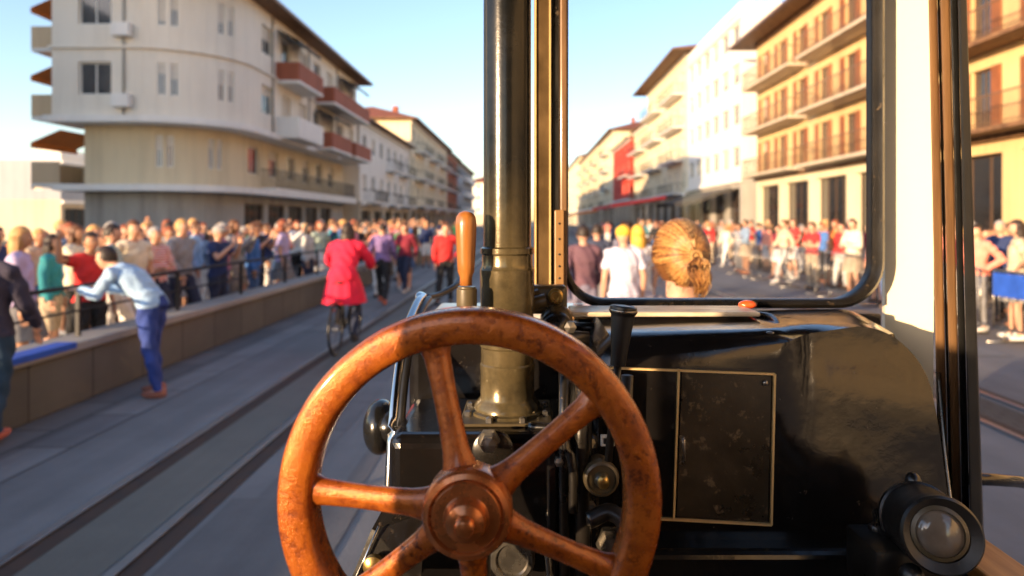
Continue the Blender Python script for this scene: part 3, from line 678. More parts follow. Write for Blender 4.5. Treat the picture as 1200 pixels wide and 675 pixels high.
        for t in range(3): sk.bridge(rr[t], rr[t+1])
        o = sk.build('skirt', ref, None, True); parts.append(('skirt', o.data)); bpy.data.objects.remove(o)
    # shoes
    for s in 'LR':
        sh = MB(); a = J['an'+s]; sh.ell(a+Vector((0,.045,-.045)), .047,.135,.042, 14, 8); sh.ell(a+Vector((0,-.03,-.02)), .042,.052,.05, 10, 8)
        o = sh.build('shoe', ref, None, True); parts.append(('shoe', o.data)); bpy.data.objects.remove(o)
    # final body: remeshed body + head + hands
    full = MB(); full.bm.free(); full.bm = bm
    add_head(full, J['head'])
    for s in 'LR': add_hand(full, J['wr'+s], J['hd'+s], -1 if s == 'L' else 1)
    o = full_build(full)
    # hair
    c = J['head']
    if hair != 'none':
        h = MB(); r = bmesh.ops.create_uvsphere(h.bm, u_segments=28, v_segments=20, radius=1)
        for w in r['verts']:
            x,y,z = w.co
            k = 1+.02*math.sin(x*17+z*9)+.015*math.sin(y*23)
            w.co = Vector((x*.086*k, y*.104*k-.006, z*.122*k+.010))
        low = {'short': -.035, 'long': -.12, 'bun': -.05, 'cap': .02}[hair]
        dele = [v for v in h.bm.verts if (v.co.y > .035 and v.co.z < .062) or v.co.z < low or (v.co.y > -.015 and v.co.z < (-.02 if hair != 'long' else -.12))]
        bmesh.ops.delete(h.bm, geom=dele, context='VERTS')
        if hair == 'long':
            for i in range(26):
                a = PI*(1.02+.96*i/25)
                p = Vector((math.cos(a)*.080, math.sin(a)*.085-.005, 0))
                h.tube([p+Vector((0,0,.03)), p*1.06+Vector((0,-.004,-.07)), p*1.02+Vector((.006*math.sin(i*2.3),-.008,-.15)), p*.9+Vector((0,-.01,-.21-.02*math.sin(i)))], [.016,.018,.016,.006], 6)
        if hair == 'bun': h.ell((0,-.105,.035), .04,.036,.04, 12, 8)
        if hair == 'cap':
            h.ell((0,-.002,.045), .092,.110,.082, 20, 12, 1); h.ell((0,.115,.050), .068,.062,.009, 16, 6, 1)
        bmesh.ops.translate(h.bm, verts=h.bm.verts, vec=c)
        ho = h.build('hair', [ref, ref], None, True); parts.append(('hair' if hair != 'cap' else 'hat', ho.data)); bpy.data.objects.remove(ho)
    return o, parts
def full_build(full):
    bmesh.ops.recalc_face_normals(full.bm, faces=full.bm.faces)
    me = bpy.data.meshes.new('person'); full.bm.to_mesh(me); full.bm.free()
    for m in (PM['skin'][0], PM['eye'], PM['dark'], PM['lip']): me.materials.append(m)
    me.polygons.foreach_set('use_smooth',[True]*len(me.polygons)); return me
TOPC = {'white':(.78,.77,.74),'red':(.62,.03,.03),'navy':(.02,.035,.11),'blue':(.05,.16,.45),'black':(.02,.02,.022),'grey':(.28,.28,.29),'pink':(.75,.28,.36),'orange':(.75,.22,.05),'yellow':(.75,.52,.08),'green':(.04,.22,.10),'lilac':(.48,.40,.62),'beige':(.58,.46,.32),'brown':(.17,.085,.045),'teal':(.03,.24,.28),'maroon':(.22,.02,.04),'light blue':(.35,.52,.72),'salmon':(.80,.28,.20),'cream':(.74,.66,.5)}
BOTC = {'dark jeans':(.025,.035,.075),'blue jeans':(.06,.13,.30),'black trousers':(.018,.018,.02),'grey trousers':(.2,.2,.21),'beige trousers':(.48,.38,.26),'white trousers':(.7,.69,.66)}
HAIRC = {'dark':(.03,.018,.012),'brown':(.13,.055,.022),'blond':(.52,.30,.11),'grey':(.35,.33,.31),'auburn':(.26,.07,.025)}
def striped(c):
    key = ('striped', c)
    if key not in MC:
        m, nt, b = newmat('striped_cloth'); mp = coords(nt); w = nt.nodes.new('ShaderNodeTexWave'); w.bands_direction='Z'; w.inputs['Scale'].default_value=9; w.inputs['Distortion'].default_value=.4
        nt.links.new(mp.outputs[0], w.inputs['Vector']); r = ramp(nt, w.outputs[0], [(.45, c), (.55, (.75,.74,.70) if sum(c) < 1.2 else (.06,.07,.12))]); nt.links.new(r.outputs[0], b.inputs['Base Color']); b.inputs['Roughness'].default_value=.9
        MC[key] = m
    return MC[key]
def cm(c, rough=.9, name='cloth'): return flat(name, c, rough, 0, .18, 9, 0, .02)
CAST = {}
def cast(key):
    if key not in CAST:
        me, parts = person_meshes(*key); CAST[key] = (me, parts)
    return CAST[key]
def person(key, x, y, rz, top, bottom, hairc, label, group=None, scale=1.0, skin=0, z=0, shoe=(.05,.04,.035), stripes=False):
    me, parts = cast(key)
    o = bpy.data.objects.new('person', me); COL.objects.link(o); o.location = (x,y,z); o.rotation_euler = (0,0,rz); o.scale = (scale,)*3
    tag(o, label, 'person', group)
    o.material_slots[0].link = 'OBJECT'; o.material_slots[0].material = PM['skin'][skin]
    for nm, pm in parts:
        c = bpy.data.objects.new(nm, pm); COL.objects.link(c); c.parent = o
        col = {'shirt':top,'coat':top,'coat_skirt':top,'trousers':bottom,'shorts':bottom,'skirt':bottom,'shoe':shoe,'hair':hairc,'hat':hairc}[nm]
        for i, sl in enumerate(c.material_slots):
            sl.link = 'OBJECT'; sl.material = cm(col, .9 if nm not in ('hair',) else .55, 'cloth' if nm != 'hair' else 'hair')
            if stripes and nm == 'shirt': sl.material = striped(top)
    return o
KINDS = [('stand','short','trousers','short'),('phone','long','trousers','long'),('folded','short','shorts','short'),('wave','bun','trousers','short'),('walk','short','trousers','long'),('hip','long','skirt','short'),('phone','cap','trousers','short'),('stand','long','shorts','long'),('folded','bun','skirt','long'),('hip','short','trousers','long')]
POSTXT = {'stand':'standing','phone':'holding up a phone','folded':'with folded arms','wave':'with a raised hand','walk':'striding','hip':'with a hand on the hip'}
USED = set()
def crowd_person(x, y, rz, place, group, tops=None, child=False):
    for _ in range(400):
        k = random.choice(KINDS); t = random.choice(tops or list(TOPC)); b = random.choice(list(BOTC)); h = random.choice(list(HAIRC))
        if (t,b,h,k[1:],place) not in USED and (t,b,h,k,place) not in USED: break
    USED.add((t,b,h,k[1:],place))
    garment = {'short':'T-shirt','long':'jumper'}[k[3]]
    bt = b if k[2] == 'trousers' else b.split()[0]+' '+k[2]
    hh = {'long':'long '+h+' hair','short':'short '+h+' hair','bun':h+' bun','cap':'cap over '+h+' hair'}[k[1]]
    stp = random.random() < .2
    lb = f"{'child' if child else 'person'} in {'striped ' if stp else ''}{t} {garment}, {bt}, {hh}, {place}"
    return person(k, x, y, rz, TOPC[t], BOTC[b], HAIRC[h], lb, group, random.uniform(.93,1.06) if not child else .68, random.random() < .35, shoe=random.choice(((.05,.04,.035),(.6,.6,.58),(.25,.1,.05),(.03,.03,.04))), stripes=stp)
gl, gr_ = 'crowd behind the low wall', 'crowd on the right of the road'
# left crowd, in rows behind the wall
n = 0
for row in range(4):
    y = 5.4+row*1.1
    while y < 42:
        x = -(5.15+row*.95)+random.uniform(-.18,.18)
        if x/y > -.80:
            pl = ('at the left railing','second row behind railing','third row behind railing','back of left crowd')[row]
            crowd_person(x, y, -PI/2+random.uniform(-.6,.6), pl, gl, ['white','lilac','light blue','navy','teal','black','grey','red','pink','cream','brown','blue','green'] if row < 2 else None, random.random() < .06)
            n += 1
        y += random.uniform(.48,.78)*((1 if y < 14 else 1.6 if y < 25 else 2.6) if row < 3 else (1.5 if y < 20 else 3))
for i in range(24):
    y = random.uniform(30, 95); x = random.uniform(-12, -4.2); crowd_person(x, y, PI+random.uniform(-.8,.8), 'far down the left side', 'people far down the street'); n += 1
for i in range(9):
    y = random.uniform(16, 34); x = random.uniform(-3.9,-2.9); crowd_person(x, y, random.choice((0,PI))+random.uniform(-.4,.4), 'walking on the left roadway', 'people walking on the roadway'); n += 1
# right crowd
for row in range(4):
    y = (7.6, 9.4, 11.4, 14.0)[row]
    while y < 44:
        x = 7.55+row*.95+random.uniform(-.25,.25)
        if x/y < .80:
            pl = ('behind the metal barriers','second row behind barriers','third row behind barriers','below the golden house')[row]
            crowd_person(x, y, PI/2+random.uniform(-.6,.6), pl, gr_, ['white','beige','red','salmon','black','light blue','orange','brown','cream','navy','blue','maroon'], random.random() < .05); n += 1
        y += random.uniform(.7,1.2)*(1 if y < 16 else 1.7 if y < 28 else 2.4)
for i in range(30):
    y = random.uniform(28, 95); x = random.uniform(2.2, 13); crowd_person(x, y, PI+random.uniform(-.9,.9), 'far down the right side', 'people far down the street'); n += 1
print('crowd', n)
# single figures
person(('lean','short','trousers','long'), -3.85, 7.0, PI/2, TOPC['light blue'], (.03,.06,.26), HAIRC['dark'], 'person in light blue jumper and dark blue trousers leaning over the railing at far left', shoe=(.35,.14,.10), z=0)
person(('walk','short','trousers','long'), -4.12, 5.2, .1, (.04,.035,.06), (.02,.05,.09), HAIRC['brown'], 'person in dark jumper and dark teal trousers half cut off at the left edge', shoe=(.45,.12,.08))
person(('walk','short','trousers','long'), -3.1, 14.6, 0, (.20,.13,.30), BOTC['black trousers'], HAIRC['dark'], 'person in dark purple jumper walking away beyond the cyclist', shoe=(.5,.12,.06))
person(('phone','short','trousers','short'), -3.4, 15.8, PI, TOPC['salmon'], BOTC['white trousers'], HAIRC['auburn'], 'person in salmon T-shirt and white trousers standing in the road past the cyclist')
person(('hip','short','trousers','long'), -1.75, 14.6, PI+.3, TOPC['red'], BOTC['black trousers'], HAIRC['brown'], 'person in red jumper standing just left of the wooden lever')
for k,(x,y,t,l) in enumerate(((7.35,17.6,'red','person in plain red T-shirt and beige trousers leaning out before the barriers'),(8.25,17.9,'red','person in bright red jumper and white trousers before the golden house'),(8.6,18.2,'salmon','person in salmon jumper and black trousers right beside the bright red jumper'))):
    person((('folded','hip','phone')[k],'short','trousers',('short','long','long')[k]), x, y, PI/2+.4, TOPC[t], (BOTC['beige trousers'],BOTC['white trousers'],BOTC['black trousers'])[k], HAIRC['dark'], l, gr_)
# people ahead on the road, seen through the window
person(('stand','cap','trousers','short'), 1.13, 8.0, .1, (.70,.66,.76), (.55,.50,.62), (.85,.50,.05), 'person with a bright yellow cap and pale lilac T-shirt left of the blonde woman')
person(('hip','long','trousers','short'), 1.40, 8.6, .3, (.75,.73,.72), (.60,.58,.68), (.85,.45,.06), 'golden haired person in a white T-shirt beside the yellow cap')
person(('walk','short','trousers','long'), .72, 8.8, .1, (.16,.08,.10), (.22,.20,.27), HAIRC['dark'], 'dark haired person in maroon jumper walking ahead right of the window post')
person(('stand','short','trousers','long'), 1.12, 11.0, 0, (.05,.06,.10), BOTC['grey trousers'], HAIRC['dark'], 'person in navy jumper walking ahead between the maroon and yellow figures')
person(('walk','long','trousers','long'), 1.72, 11.8, .2, (.20,.19,.24), BOTC['dark jeans'], HAIRC['brown'], 'person in grey jumper with long brown hair walking ahead, behind the yellow cap')

# cyclist
def bicycle(x, y, rz):
    E = empty('bicycle', (0,0,0)); tag(E, 'dark city bicycle with a red tail light under the rider in the red coat', 'bicycle')
    blk = M['iron']
    for yy in (-.52, .52):
        w = MB(); cpts = [(0, yy+.33*math.cos(a), .345+.33*math.sin(a)) for a in [2*PI*i/40 for i in range(40)]]
        w.tube(cpts, .018, 8, closed=True, up=(1,0,0)); wo = w.build('wheel', M['rubber'], E, True)
        s = MB()
        s.tube([(-.04,yy,.345),(.04,yy,.345)], .022, 10)
        for i in range(20):
            a = 2*PI*i/20; s.tube([(.02*(-1)**i,yy,.345),(0,yy+.315*math.cos(a),.345+.315*math.sin(a))], .0015, 4)
        s.build('spokes', M['steel'], wo)
    f = MB(); bb=(0,-.05,.29); st=(0,-.20,.80); hd=(0,.33,.84)
    for a,b,r in ((bb,st,.016),(bb,(0,.37,.70),.018),((0,-.18,.72),(0,.33,.80),.014),(hd,(0,.39,.62),.018),((.05,.39,.62),(.05,.52,.345),.011),((-.05,.39,.62),(-.05,.52,.345),.011),((-.05,.39,.62),(.05,.39,.62),.011)): f.tube([a,b],r,8)
    for sx in (-.05,.05): f.tube([bb,(sx,-.52,.345)],.010,6); f.tube([(0,-.19,.76),(sx,-.52,.345)],.009,6)
    f.tube([st,(0,-.22,.93)],.012,8); f.build('frame', blk, E, True)
    h = MB(); h.tube([(0,.33,.84),(0,.34,1.06)],.013,8); h.tube(bez([(-.30,.46,1.08),(-.26,.50,1.08),(-.08,.37,1.06),(.08,.37,1.06),(.26,.50,1.08),(.30,.46,1.08)],6),.011,8); h.build('handlebar', M['steel'], E, True)
    MB().ell((0,-.24,.95),.085,.13,.035,16,8).build('saddle', M['rubber'], E, True)
    MB().ell((0,-.66,.62),.03,.018,.022,12,8).build('tail_light', M['redlens'], E, True)
    m = MB(); m.box(-.035,.035,-.72,-.12,.70,.712); 
    for sx in (-.05,.05): m.tube([(sx,-.60,.70),(sx,-.52,.36)],.006,6)
    m.build('rear_rack', blk, E)
    for s in (-1,1): MB().box(s*.12-.045,s*.12+.045,(.12 if s<0 else 0.06),(.22 if s<0 else .16),(.30 if s<0 else .10),(.32 if s<0 else .12),.004,1).build('pedal', M['rubber'], E)
    E.location = (x,y,0); E.rotation_euler = (0,0,rz)
bicycle(-2.55, 9.6, .0)
person(('ride','long','trousers','coat'), -2.55, 9.6-.14, 0, (.80,.018,.06), BOTC['dark jeans'], HAIRC['dark'], 'cyclist in a bright pink-red coat riding away beside the left rails')

# ------------------------------------------------------------------ wagon and the blonde woman in front of the window
E = empty('open_wagon', (.55, 2.5, 0)); tag(E, 'low open wagon ahead of the cab on which the blonde woman sits', 'wagon')
MB().box(-.15,1.25,1.75,3.4,.42,.52,.01,1).build('deck', M['brownwood'], E)
MB().box(-.15,1.25,1.97,2.0,.523,1.15).build('end_board', M['brownwood'], E)
MB().box(.0,1.15,2.05,2.5,.90,.95,.01,1).box(.0,.06,2.06,2.5,.523,.898).box(1.09,1.15,2.06,2.5,.523,.898).build('bench', M['goldwood'], E)
for y in (2.05, 3.05):
    for x in (-.05, 1.15):
        MB().lathe([(.02,-.06),(.2,-.055),(.2,-.03),(.18,-.025),(.18,.05),(.06,.055)], (x,y,.2), (1,0,0), 28).build('wheel', M['iron'], E, True, angle=40)
def hair_mat():
    m, nt, b = newmat('blond_hair')
    at_ = nt.nodes.new('ShaderNodeAttribute'); at_.attribute_name = 'strand'
    r = ramp(nt, at_.outputs['Fac'], [(.0,(.10,.035,.01)),(.35,(.36,.15,.035)),(.7,(.60,.30,.08)),(1,(.80,.50,.19))]); nt.links.new(r.outputs[0], b.inputs['Base Color'])
    b.inputs['Roughness'].default_value=.42; b.inputs['Specular IOR Level'].default_value=.5; return m
def blonde():
    J = pose('sit'); me, parts = person_meshes('sit','none','trousers','short')
    S = 1.0
    hx, hy = gx(797, 2.24), 2.24
    # head centre of the pose: z 1.215 ; wanted 1.672
    z0 = .464
    o = bpy.data.objects.new('person', me); COL.objects.link(o); o.location = (hx, hy-.02, z0)
    tag(o, 'blonde woman seen from behind outside the window, hair gathered in a low tail', 'person')
    for nm, pm in parts:
        c = bpy.data.objects.new(nm, pm); COL.objects.link(c); c.parent = o
        c.material_slots[0].link='OBJECT'; c.material_slots[0].material = cm({'shirt':(.20,.17,.20),'trousers':(.03,.04,.09),'shoe':(.05,.04,.03)}[nm])
    C = J['head'].copy(); C.z += .002
    HM = hair_mat(); rnd = random.Random(3)
    h = MB()
    # scalp shell
    r = bmesh.ops.create_uvsphere(h.bm, u_segments=40, v_segments=28, radius=1)
    for w in r['verts']:
        x,y,z = w.co; k = 1+.008*math.sin(x*31+z*11)
        nar = 1-.22*max(0,-z)**1.5
        w.co = Vector((x*.092*k*nar, y*.108*k-.004, z*.117*k+.006))+C
    dele = [v for v in h.bm.verts if ((v.co-C).y > .045 and (v.co-C).z < .06) or (v.co-C).z < -.085]
    bmesh.ops.delete(h.bm, geom=dele, context='VERTS')
    tie = Vector((.022,-.125,.008))
    def surf(d, k=1.0):
        x,y,z = d; nar = 1-.22*max(0,-z)**1.5
        return Vector((x*.094*nar*k, y*.110*k-.004, z*.118*k+.006))
    td = Vector((.22,-.97,.05)).normalized()
    SL = h.bm.verts.layers.float.new('strand')
    for v in h.bm.verts: v[SL] = .12
    for i in range(1700):
        a = 2*PI*i/1700+rnd.uniform(-.01,.01); L = rnd.uniform(1.2,1.95)
        # rotate away from the tie over the scalp
        u = td.cross(Vector((0,0,1))).normalized(); v = u.cross(td).normalized()
        dirv = u*math.cos(a)+v*math.sin(a)
        if dirv.z < -.3: L *= .62
        clump = .5+.16*math.sin(a*9+2.3*math.sin(a*3+1))+.2*math.sin(a*31+2.9*math.sin(a*5))+.16*math.sin(a*67+2*math.sin(a*11)); kk = 1.0+rnd.uniform(0,.014)+.006*clump; tone = min(1,max(0,.28+.42*clump+rnd.gauss(0,.27))); pts = []
        cl = .07*math.sin(a*7+1)+rnd.gauss(0,.035)
        for j in range(9):
            t = L*(1-j/8)
            d = (td*math.cos(t)+(dirv*math.cos(cl*t)+td.cross(dirv)*math.sin(cl*t))*math.sin(t)).normalized()
            p = surf(d, kk)
            if j == 8: p = tie.copy()
            pts.append(C+p)
        if pts[0].y-C.y > .07 and pts[0].z-C.z < .05: pts = pts[2:]
        nn = len(pts); k0 = len(h.bm.verts); h.tube(pts, [.0006]+[.0013]*(nn-2)+[.0007], 3)
        h.bm.verts.ensure_lookup_table()
        for v in h.bm.verts[k0:]: v[SL] = tone
    ho = h.build('hair', HM, None, True, None); ho.parent = o
    # tail
    t = MB(); SL2 = t.bm.verts.layers.float.new('strand')
    for i in range(260):
        a = rnd.uniform(0, 2*PI); q = math.sqrt(rnd.random())
        ox, oy = math.cos(a)*q, math.sin(a)*q; ph = rnd.uniform(0,6); L = rnd.uniform(.08,.125)
        pts = [C+tie]
        for j in range(1,8):
            s = j/7
            wd = .036*math.sin(min(1,s*1.15)*PI*.75+.25)
            pts.append(C+tie+Vector((.004+ox*wd+.007*math.sin(ph*.3+s*9), -.012+oy*wd*.5-.020*math.sin(s*2.6), -L*s+.004*math.cos(ph+s*7))))
        k0 = len(t.bm.verts); t.tube(pts, [.0009]+[.0016]*5+[.0013,.0005], 3); t.bm.verts.ensure_lookup_table(); tone = min(1,max(0,.5+.25*ox+rnd.gauss(0,.2)))
        for v in t.bm.verts[k0:]: v[SL2] = tone
    to = t.build('ponytail', HM, None, True); to.parent = ho
    # fly-away hairs
    b = MB(); b.tube([C+tie+Vector((.016*math.cos(k*PI/5), -.006, .016*math.sin(k*PI/5))) for k in range(10)], .005, 8, closed=True, up=(0,1,0))
    b.ell(C+tie+Vector((0,.004,0)), .014,.012,.014, 12, 8); bo = b.build('hair_tie', flat('hair_tie_cloth',(.45,.25,.08),.8), None, True); bo.parent = ho
    fl = MB()
    for i in range(260):
        d = Vector((rnd.gauss(0,1), -abs(rnd.gauss(0,.7)), rnd.gauss(.1,.8))).normalized(); p = C+surf(d,1.02)
        e = p+d*rnd.uniform(.006,.016)+Vector((rnd.gauss(0,.008),0,-.012)); fl.tube([p, (p+e)/2+d*.006, e], [.0005]*3, 3)
    f2 = fl.build('loose_hairs', HM, None); f2.parent = ho
blonde()

# ------------------------------------------------------------------ the locomotive
LOC = empty('locomotive', (0,0,0)); tag(LOC, 'vintage black locomotive cab with chimney pipe and rust-orange handwheel, seen from the driver\'s place', 'locomotive')
def part(mb, name, mat, smooth=False, label=None, parent=None, angle=None):
    o = mb.build(name, mat, parent or LOC, smooth, angle=angle)
    if label: o['label'] = label
    return o
# main casing
def casing():
    mb = MB(); bm = mb.bm
    prof = [(.115,.45),(.115,1.590)]
    prof += [(.135,1.612)]
    R = .115; cx, cz = .668-R, 1.622-R
    for i in range(11):
        a = PI/2-PI/2*i/10; prof.append((cx+R*math.cos(a), cz+R*math.sin(a)))
    prof += [(.677,1.40),(.686,1.25),(.69,.45)]
    a = [bm.verts.new((x,1.10,z)) for x,z in prof]; b = [bm.verts.new((x if x<.5 else x+.065, 1.37, z)) for x,z in prof]
    bm.faces.new(a[::-1]); bm.faces.new(b); mb.bridge(a,b)
    bm.edges.ensure_lookup_table()
    es = [e for e in bm.edges if abs(e.verts[0].co.y-1.10) < 1e-5 and abs(e.verts[1].co.y-1.10) < 1e-5 and min(e.verts[0].co.z, e.verts[1].co.z) > .5 or (abs(e.verts[0].co.y-1.10)<1e-5 and abs(e.verts[1].co.y-1.10)<1e-5 and e.verts[0].co.x>.65)]
    bmesh.ops.bevel(bm, geom=es, offset=.05, segments=6, profile=.5, affect='EDGES', clamp_overlap=True)
    bmesh.ops.recalc_face_normals(bm, faces=bm.faces)
    for k in range(18):
        bmesh.ops.bisect_plane(bm, geom=bm.verts[:]+bm.edges[:]+bm.faces[:], plane_co=(0,0,1.26+k*.0185), plane_no=(0,0,1))
    for k in range(12):
        bmesh.ops.bisect_plane(bm, geom=bm.verts[:]+bm.edges[:]+bm.faces[:], plane_co=(.405+k*.024,0,0), plane_no=(1,0,0))
    for v in bm.verts:
        if v.co.y < 1.2 and v.co.z > 1.27 and v.co.x > .40:
            t = min(1,(v.co.x-.405)/.07); t = t*t*(3-2*t); q = min(1,(v.co.z-1.27)/.32)
            v.co.y += t*(.045*q*q+.0025*math.sin(v.co.z*31+v.co.x*13)*(1-q)*q*3)
    return part(mb, 'engine_casing', M['black'], True, 'glossy black engine casing with a rounded right shoulder', angle=35)
casing()
YF = 1.0965
def strip_line(a, b, w=.0016, y=YF):
    m = MB(); d = (b-a).normalized(); nrm = Vector((d.z,0,-d.x))*w
    for s in (0,): 
        p = [a+nrm, b+nrm, b-nrm, a-nrm]
        fr = [m.bm.verts.new((q.x, y, q.z)) for q in p]; bk = [m.bm.verts.new((q.x, y+.006, q.z)) for q in p]
        m.cap(fr); m.cap(bk[::-1]); m.bridge(fr, bk)
    return m
A = lambda px,py: at(px,py,1.1)
dpts = dict(tl=A(700,430), tm=A(795,432), tr=A(907,438), br=A(903,614), bm=A(789,607), bl=A(700,603))
dm = MB(); q = [A(799,436),A(903,441),A(899,610),A(793,604)]
fr = [dm.bm.verts.new((p.x,1.0975,p.z)) for p in q]; bk = [dm.bm.verts.new((p.x,1.104,p.z)) for p in q]
dm.cap(fr); dm.cap(bk[::-1]); dm.bridge(fr,bk)
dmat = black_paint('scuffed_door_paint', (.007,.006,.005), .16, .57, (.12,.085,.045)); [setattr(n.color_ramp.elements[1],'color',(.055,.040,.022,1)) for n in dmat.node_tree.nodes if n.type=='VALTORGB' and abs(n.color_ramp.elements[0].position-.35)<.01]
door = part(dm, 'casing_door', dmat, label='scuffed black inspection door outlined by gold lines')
for a,b in (('tl','tr'),('tm','bm'),('tr','br'),('br','bl')):
    part(strip_line(dpts[a], dpts[b], y=1.0945), 'gold_line', M['gold'], parent=door)
h = MB(); h.tube(bez([at(798,512,1.085),at(801,515,1.07),at(801,540,1.07),at(798,543,1.085)],5), .003, 8); part(h, 'door_handle', M['steel'], True, parent=door)
for px,py in ((897,449),):
    part(MB().ell(at(px,py,1.094), .0045,.003,.0045,10,6), 'bolt', M['steel'], True, parent=door)
part(MB().box(.115,.655,1.06,1.12,.45,1.285,.012,3), 'lower_casing', M['blackclean'])
# clutter on the top: raised strip coloured as a bright reflection, latch
part(MB().box(gx(668,1.28),gx(884,1.28),1.245,1.345,1.6235,1.632,.003,2), 'top_reflection_strip', M['reflstrip'], label='blotchy cream strip standing in for a bright reflection along the casing top')
m = MB(); m.tube(bez([at(884,368,1.3),at(905,372,1.25),at(912,385,1.19),at(908,402,1.14)],6), .006, 8); part(m, 'pipe', M['black2'], True)
m = MB(); m.ell(at(902,398,1.13),.016,.014,.014,12,8); part(m, 'latch', M['steel'], True)
m = MB(); m.ell(at(876,357,1.335),.018,.012,.009,14,8); part(m, 'marker_light', M['redlens'], True, 'small orange marker light on the window sill')
# left plinth, back sheet, deck
part(MB().box(-.215,.112,1.045,1.28,.45,1.47,.02,4), 'plinth', M['black'])
def quadbox(q, th):
    m = MB(); f = [m.bm.verts.new(p) for p in q]; n = (Vector(q[1])-Vector(q[0])).cross(Vector(q[2])-Vector(q[1])).normalized()*th
    b = [m.bm.verts.new(Vector(p)+n) for p in q]; m.cap(f); m.cap(b[::-1]); m.bridge(f,b); return m
part(MB().box(-.225,.112,1.283,1.37,.45,1.605,.02,4), 'rear_sheet', M['black'])
part(MB().box(-.20,.112,1.373,1.56,1.55,1.612,.01,3), 'deck', flat('sky_reflection_grey',(.46,.46,.45),.3,0,.3,9,.3), label='deck plate left of the chimney, coloured pale as a sky reflection')  # pale base colour stands in for the grazing sky reflection
m = MB(); m.ell(at(652,384,1.22),.03,.03,.03,14,10); m.tube([at(640,395,1.2),at(690,398,1.2)], .014,10); m.tube([at(667,384,1.3),at(720,384,1.3)], .01,10); part(m,'pipe_joint',M['black2'],True)
# recess machinery between plinth and door: boxes, pipes, gauge, tap
m = MB(); m.box(gx(655,1.08),gx(690,1.08),1.02,1.10,1.2,at(0,430,1.05).z,.006,2); part(m,'valve_box',M['black2'])
m = MB(); m.box(gx(640,1.05),gx(652,1.05),1.0,1.05,.9,at(0,500,1.05).z,.004,2); part(m,'rod',M['black'])
m = MB()
for px,r in ((662,.008),(683,.011),(735,.009)): m.tube([at(px,440,1.0),at(px-2,520,1.0),at(px,700,1.0)], r, 10)
m.tube(bez([at(620,500,1.0),at(650,505,.99),at(670,540,.98),at(672,600,.98)],6), .007, 8); m.tube(bez([at(690,610,.97),at(715,600,.97),at(735,620,.96),at(738,665,.96)],6), .012, 10); part(m,'pipes',M['black2'],True)
m = MB(); c = at(705,562,.97); m.lathe([(.006,.06),(.018,.055),(.018,.02),(.0245,.016),(.026,.006),(.0245,0),(.021,-.002),(.020,.002),(.011,.002),(.010,-.006),(.006,-.010),(.0005,-.011)], c, (0,1,0), 32)
part(m,'gauge',M['olive'],True,'small round brass valve knob behind the wheel',angle=40)
m = MB(); c=at(706,562,.97); m.ell(c+Vector((0,-.011,0)),.0085,.004,.010,14,8); part(m,'gauge_centre',M['brass'],True,parent=None)
q = at(712,516,.98); m = MB(); m.box(q.x-.010,q.x+.010,q.y-.003,q.y+.003,q.z-.008,q.z+.008,.001,1); pl = part(m,'plate',flat('white_tag',(.45,.44,.40),.5))
m = MB(); m.box(q.x-.006,q.x+.006,q.y-.0045,q.y-.0032,q.z-.004,q.z+.004); part(m,'plate_centre',M['rubber'],parent=pl)
for (px,py,r,nm) in ((662,495,.008,'bolt'),(690,605,.012,'bolt'),(572,520,.012,'bolt'),(655,540,.007,'bolt'),(716,640,.016,'bolt')):
    m = MB(); m.lathe([(r*1.4,0.02),(r*1.4,.006),(r,.006),(r,-.008),(.001,-.010)], at(px,py,1.0), (0,1,0), 6); part(m,nm,M['steel'])
# oval cover on the plinth front
m = MB(); m.lathe([(.032,.004),(.032,-.004),(.027,-.007),(.001,-.009)], at(578,528,1.045), (0,1,0), 32); part(m,'oval_cover',M['black2'],True,angle=40)
m = MB(); c = at(600,655,1.0); m.lathe([(.034,.05),(.034,0),(.030,-.006),(.024,-.006),(.022,-.002),(.001,-.002)], c, (0,1,0), 32); part(m,'round_fitting',M['steel'],True,angle=40)
m = MB(); m.tube(bez([at(628,628,.98),at(640,640,.97),at(646,690,.96)],6), .005, 8); part(m,'rod',M['steel'],True)
m = MB(); m.box(gx(640,1.03),gx(700,1.03),1.02,1.04,at(0,607,1.03).z,at(0,603,1.03).z); part(m,'bracket',M['steel'])
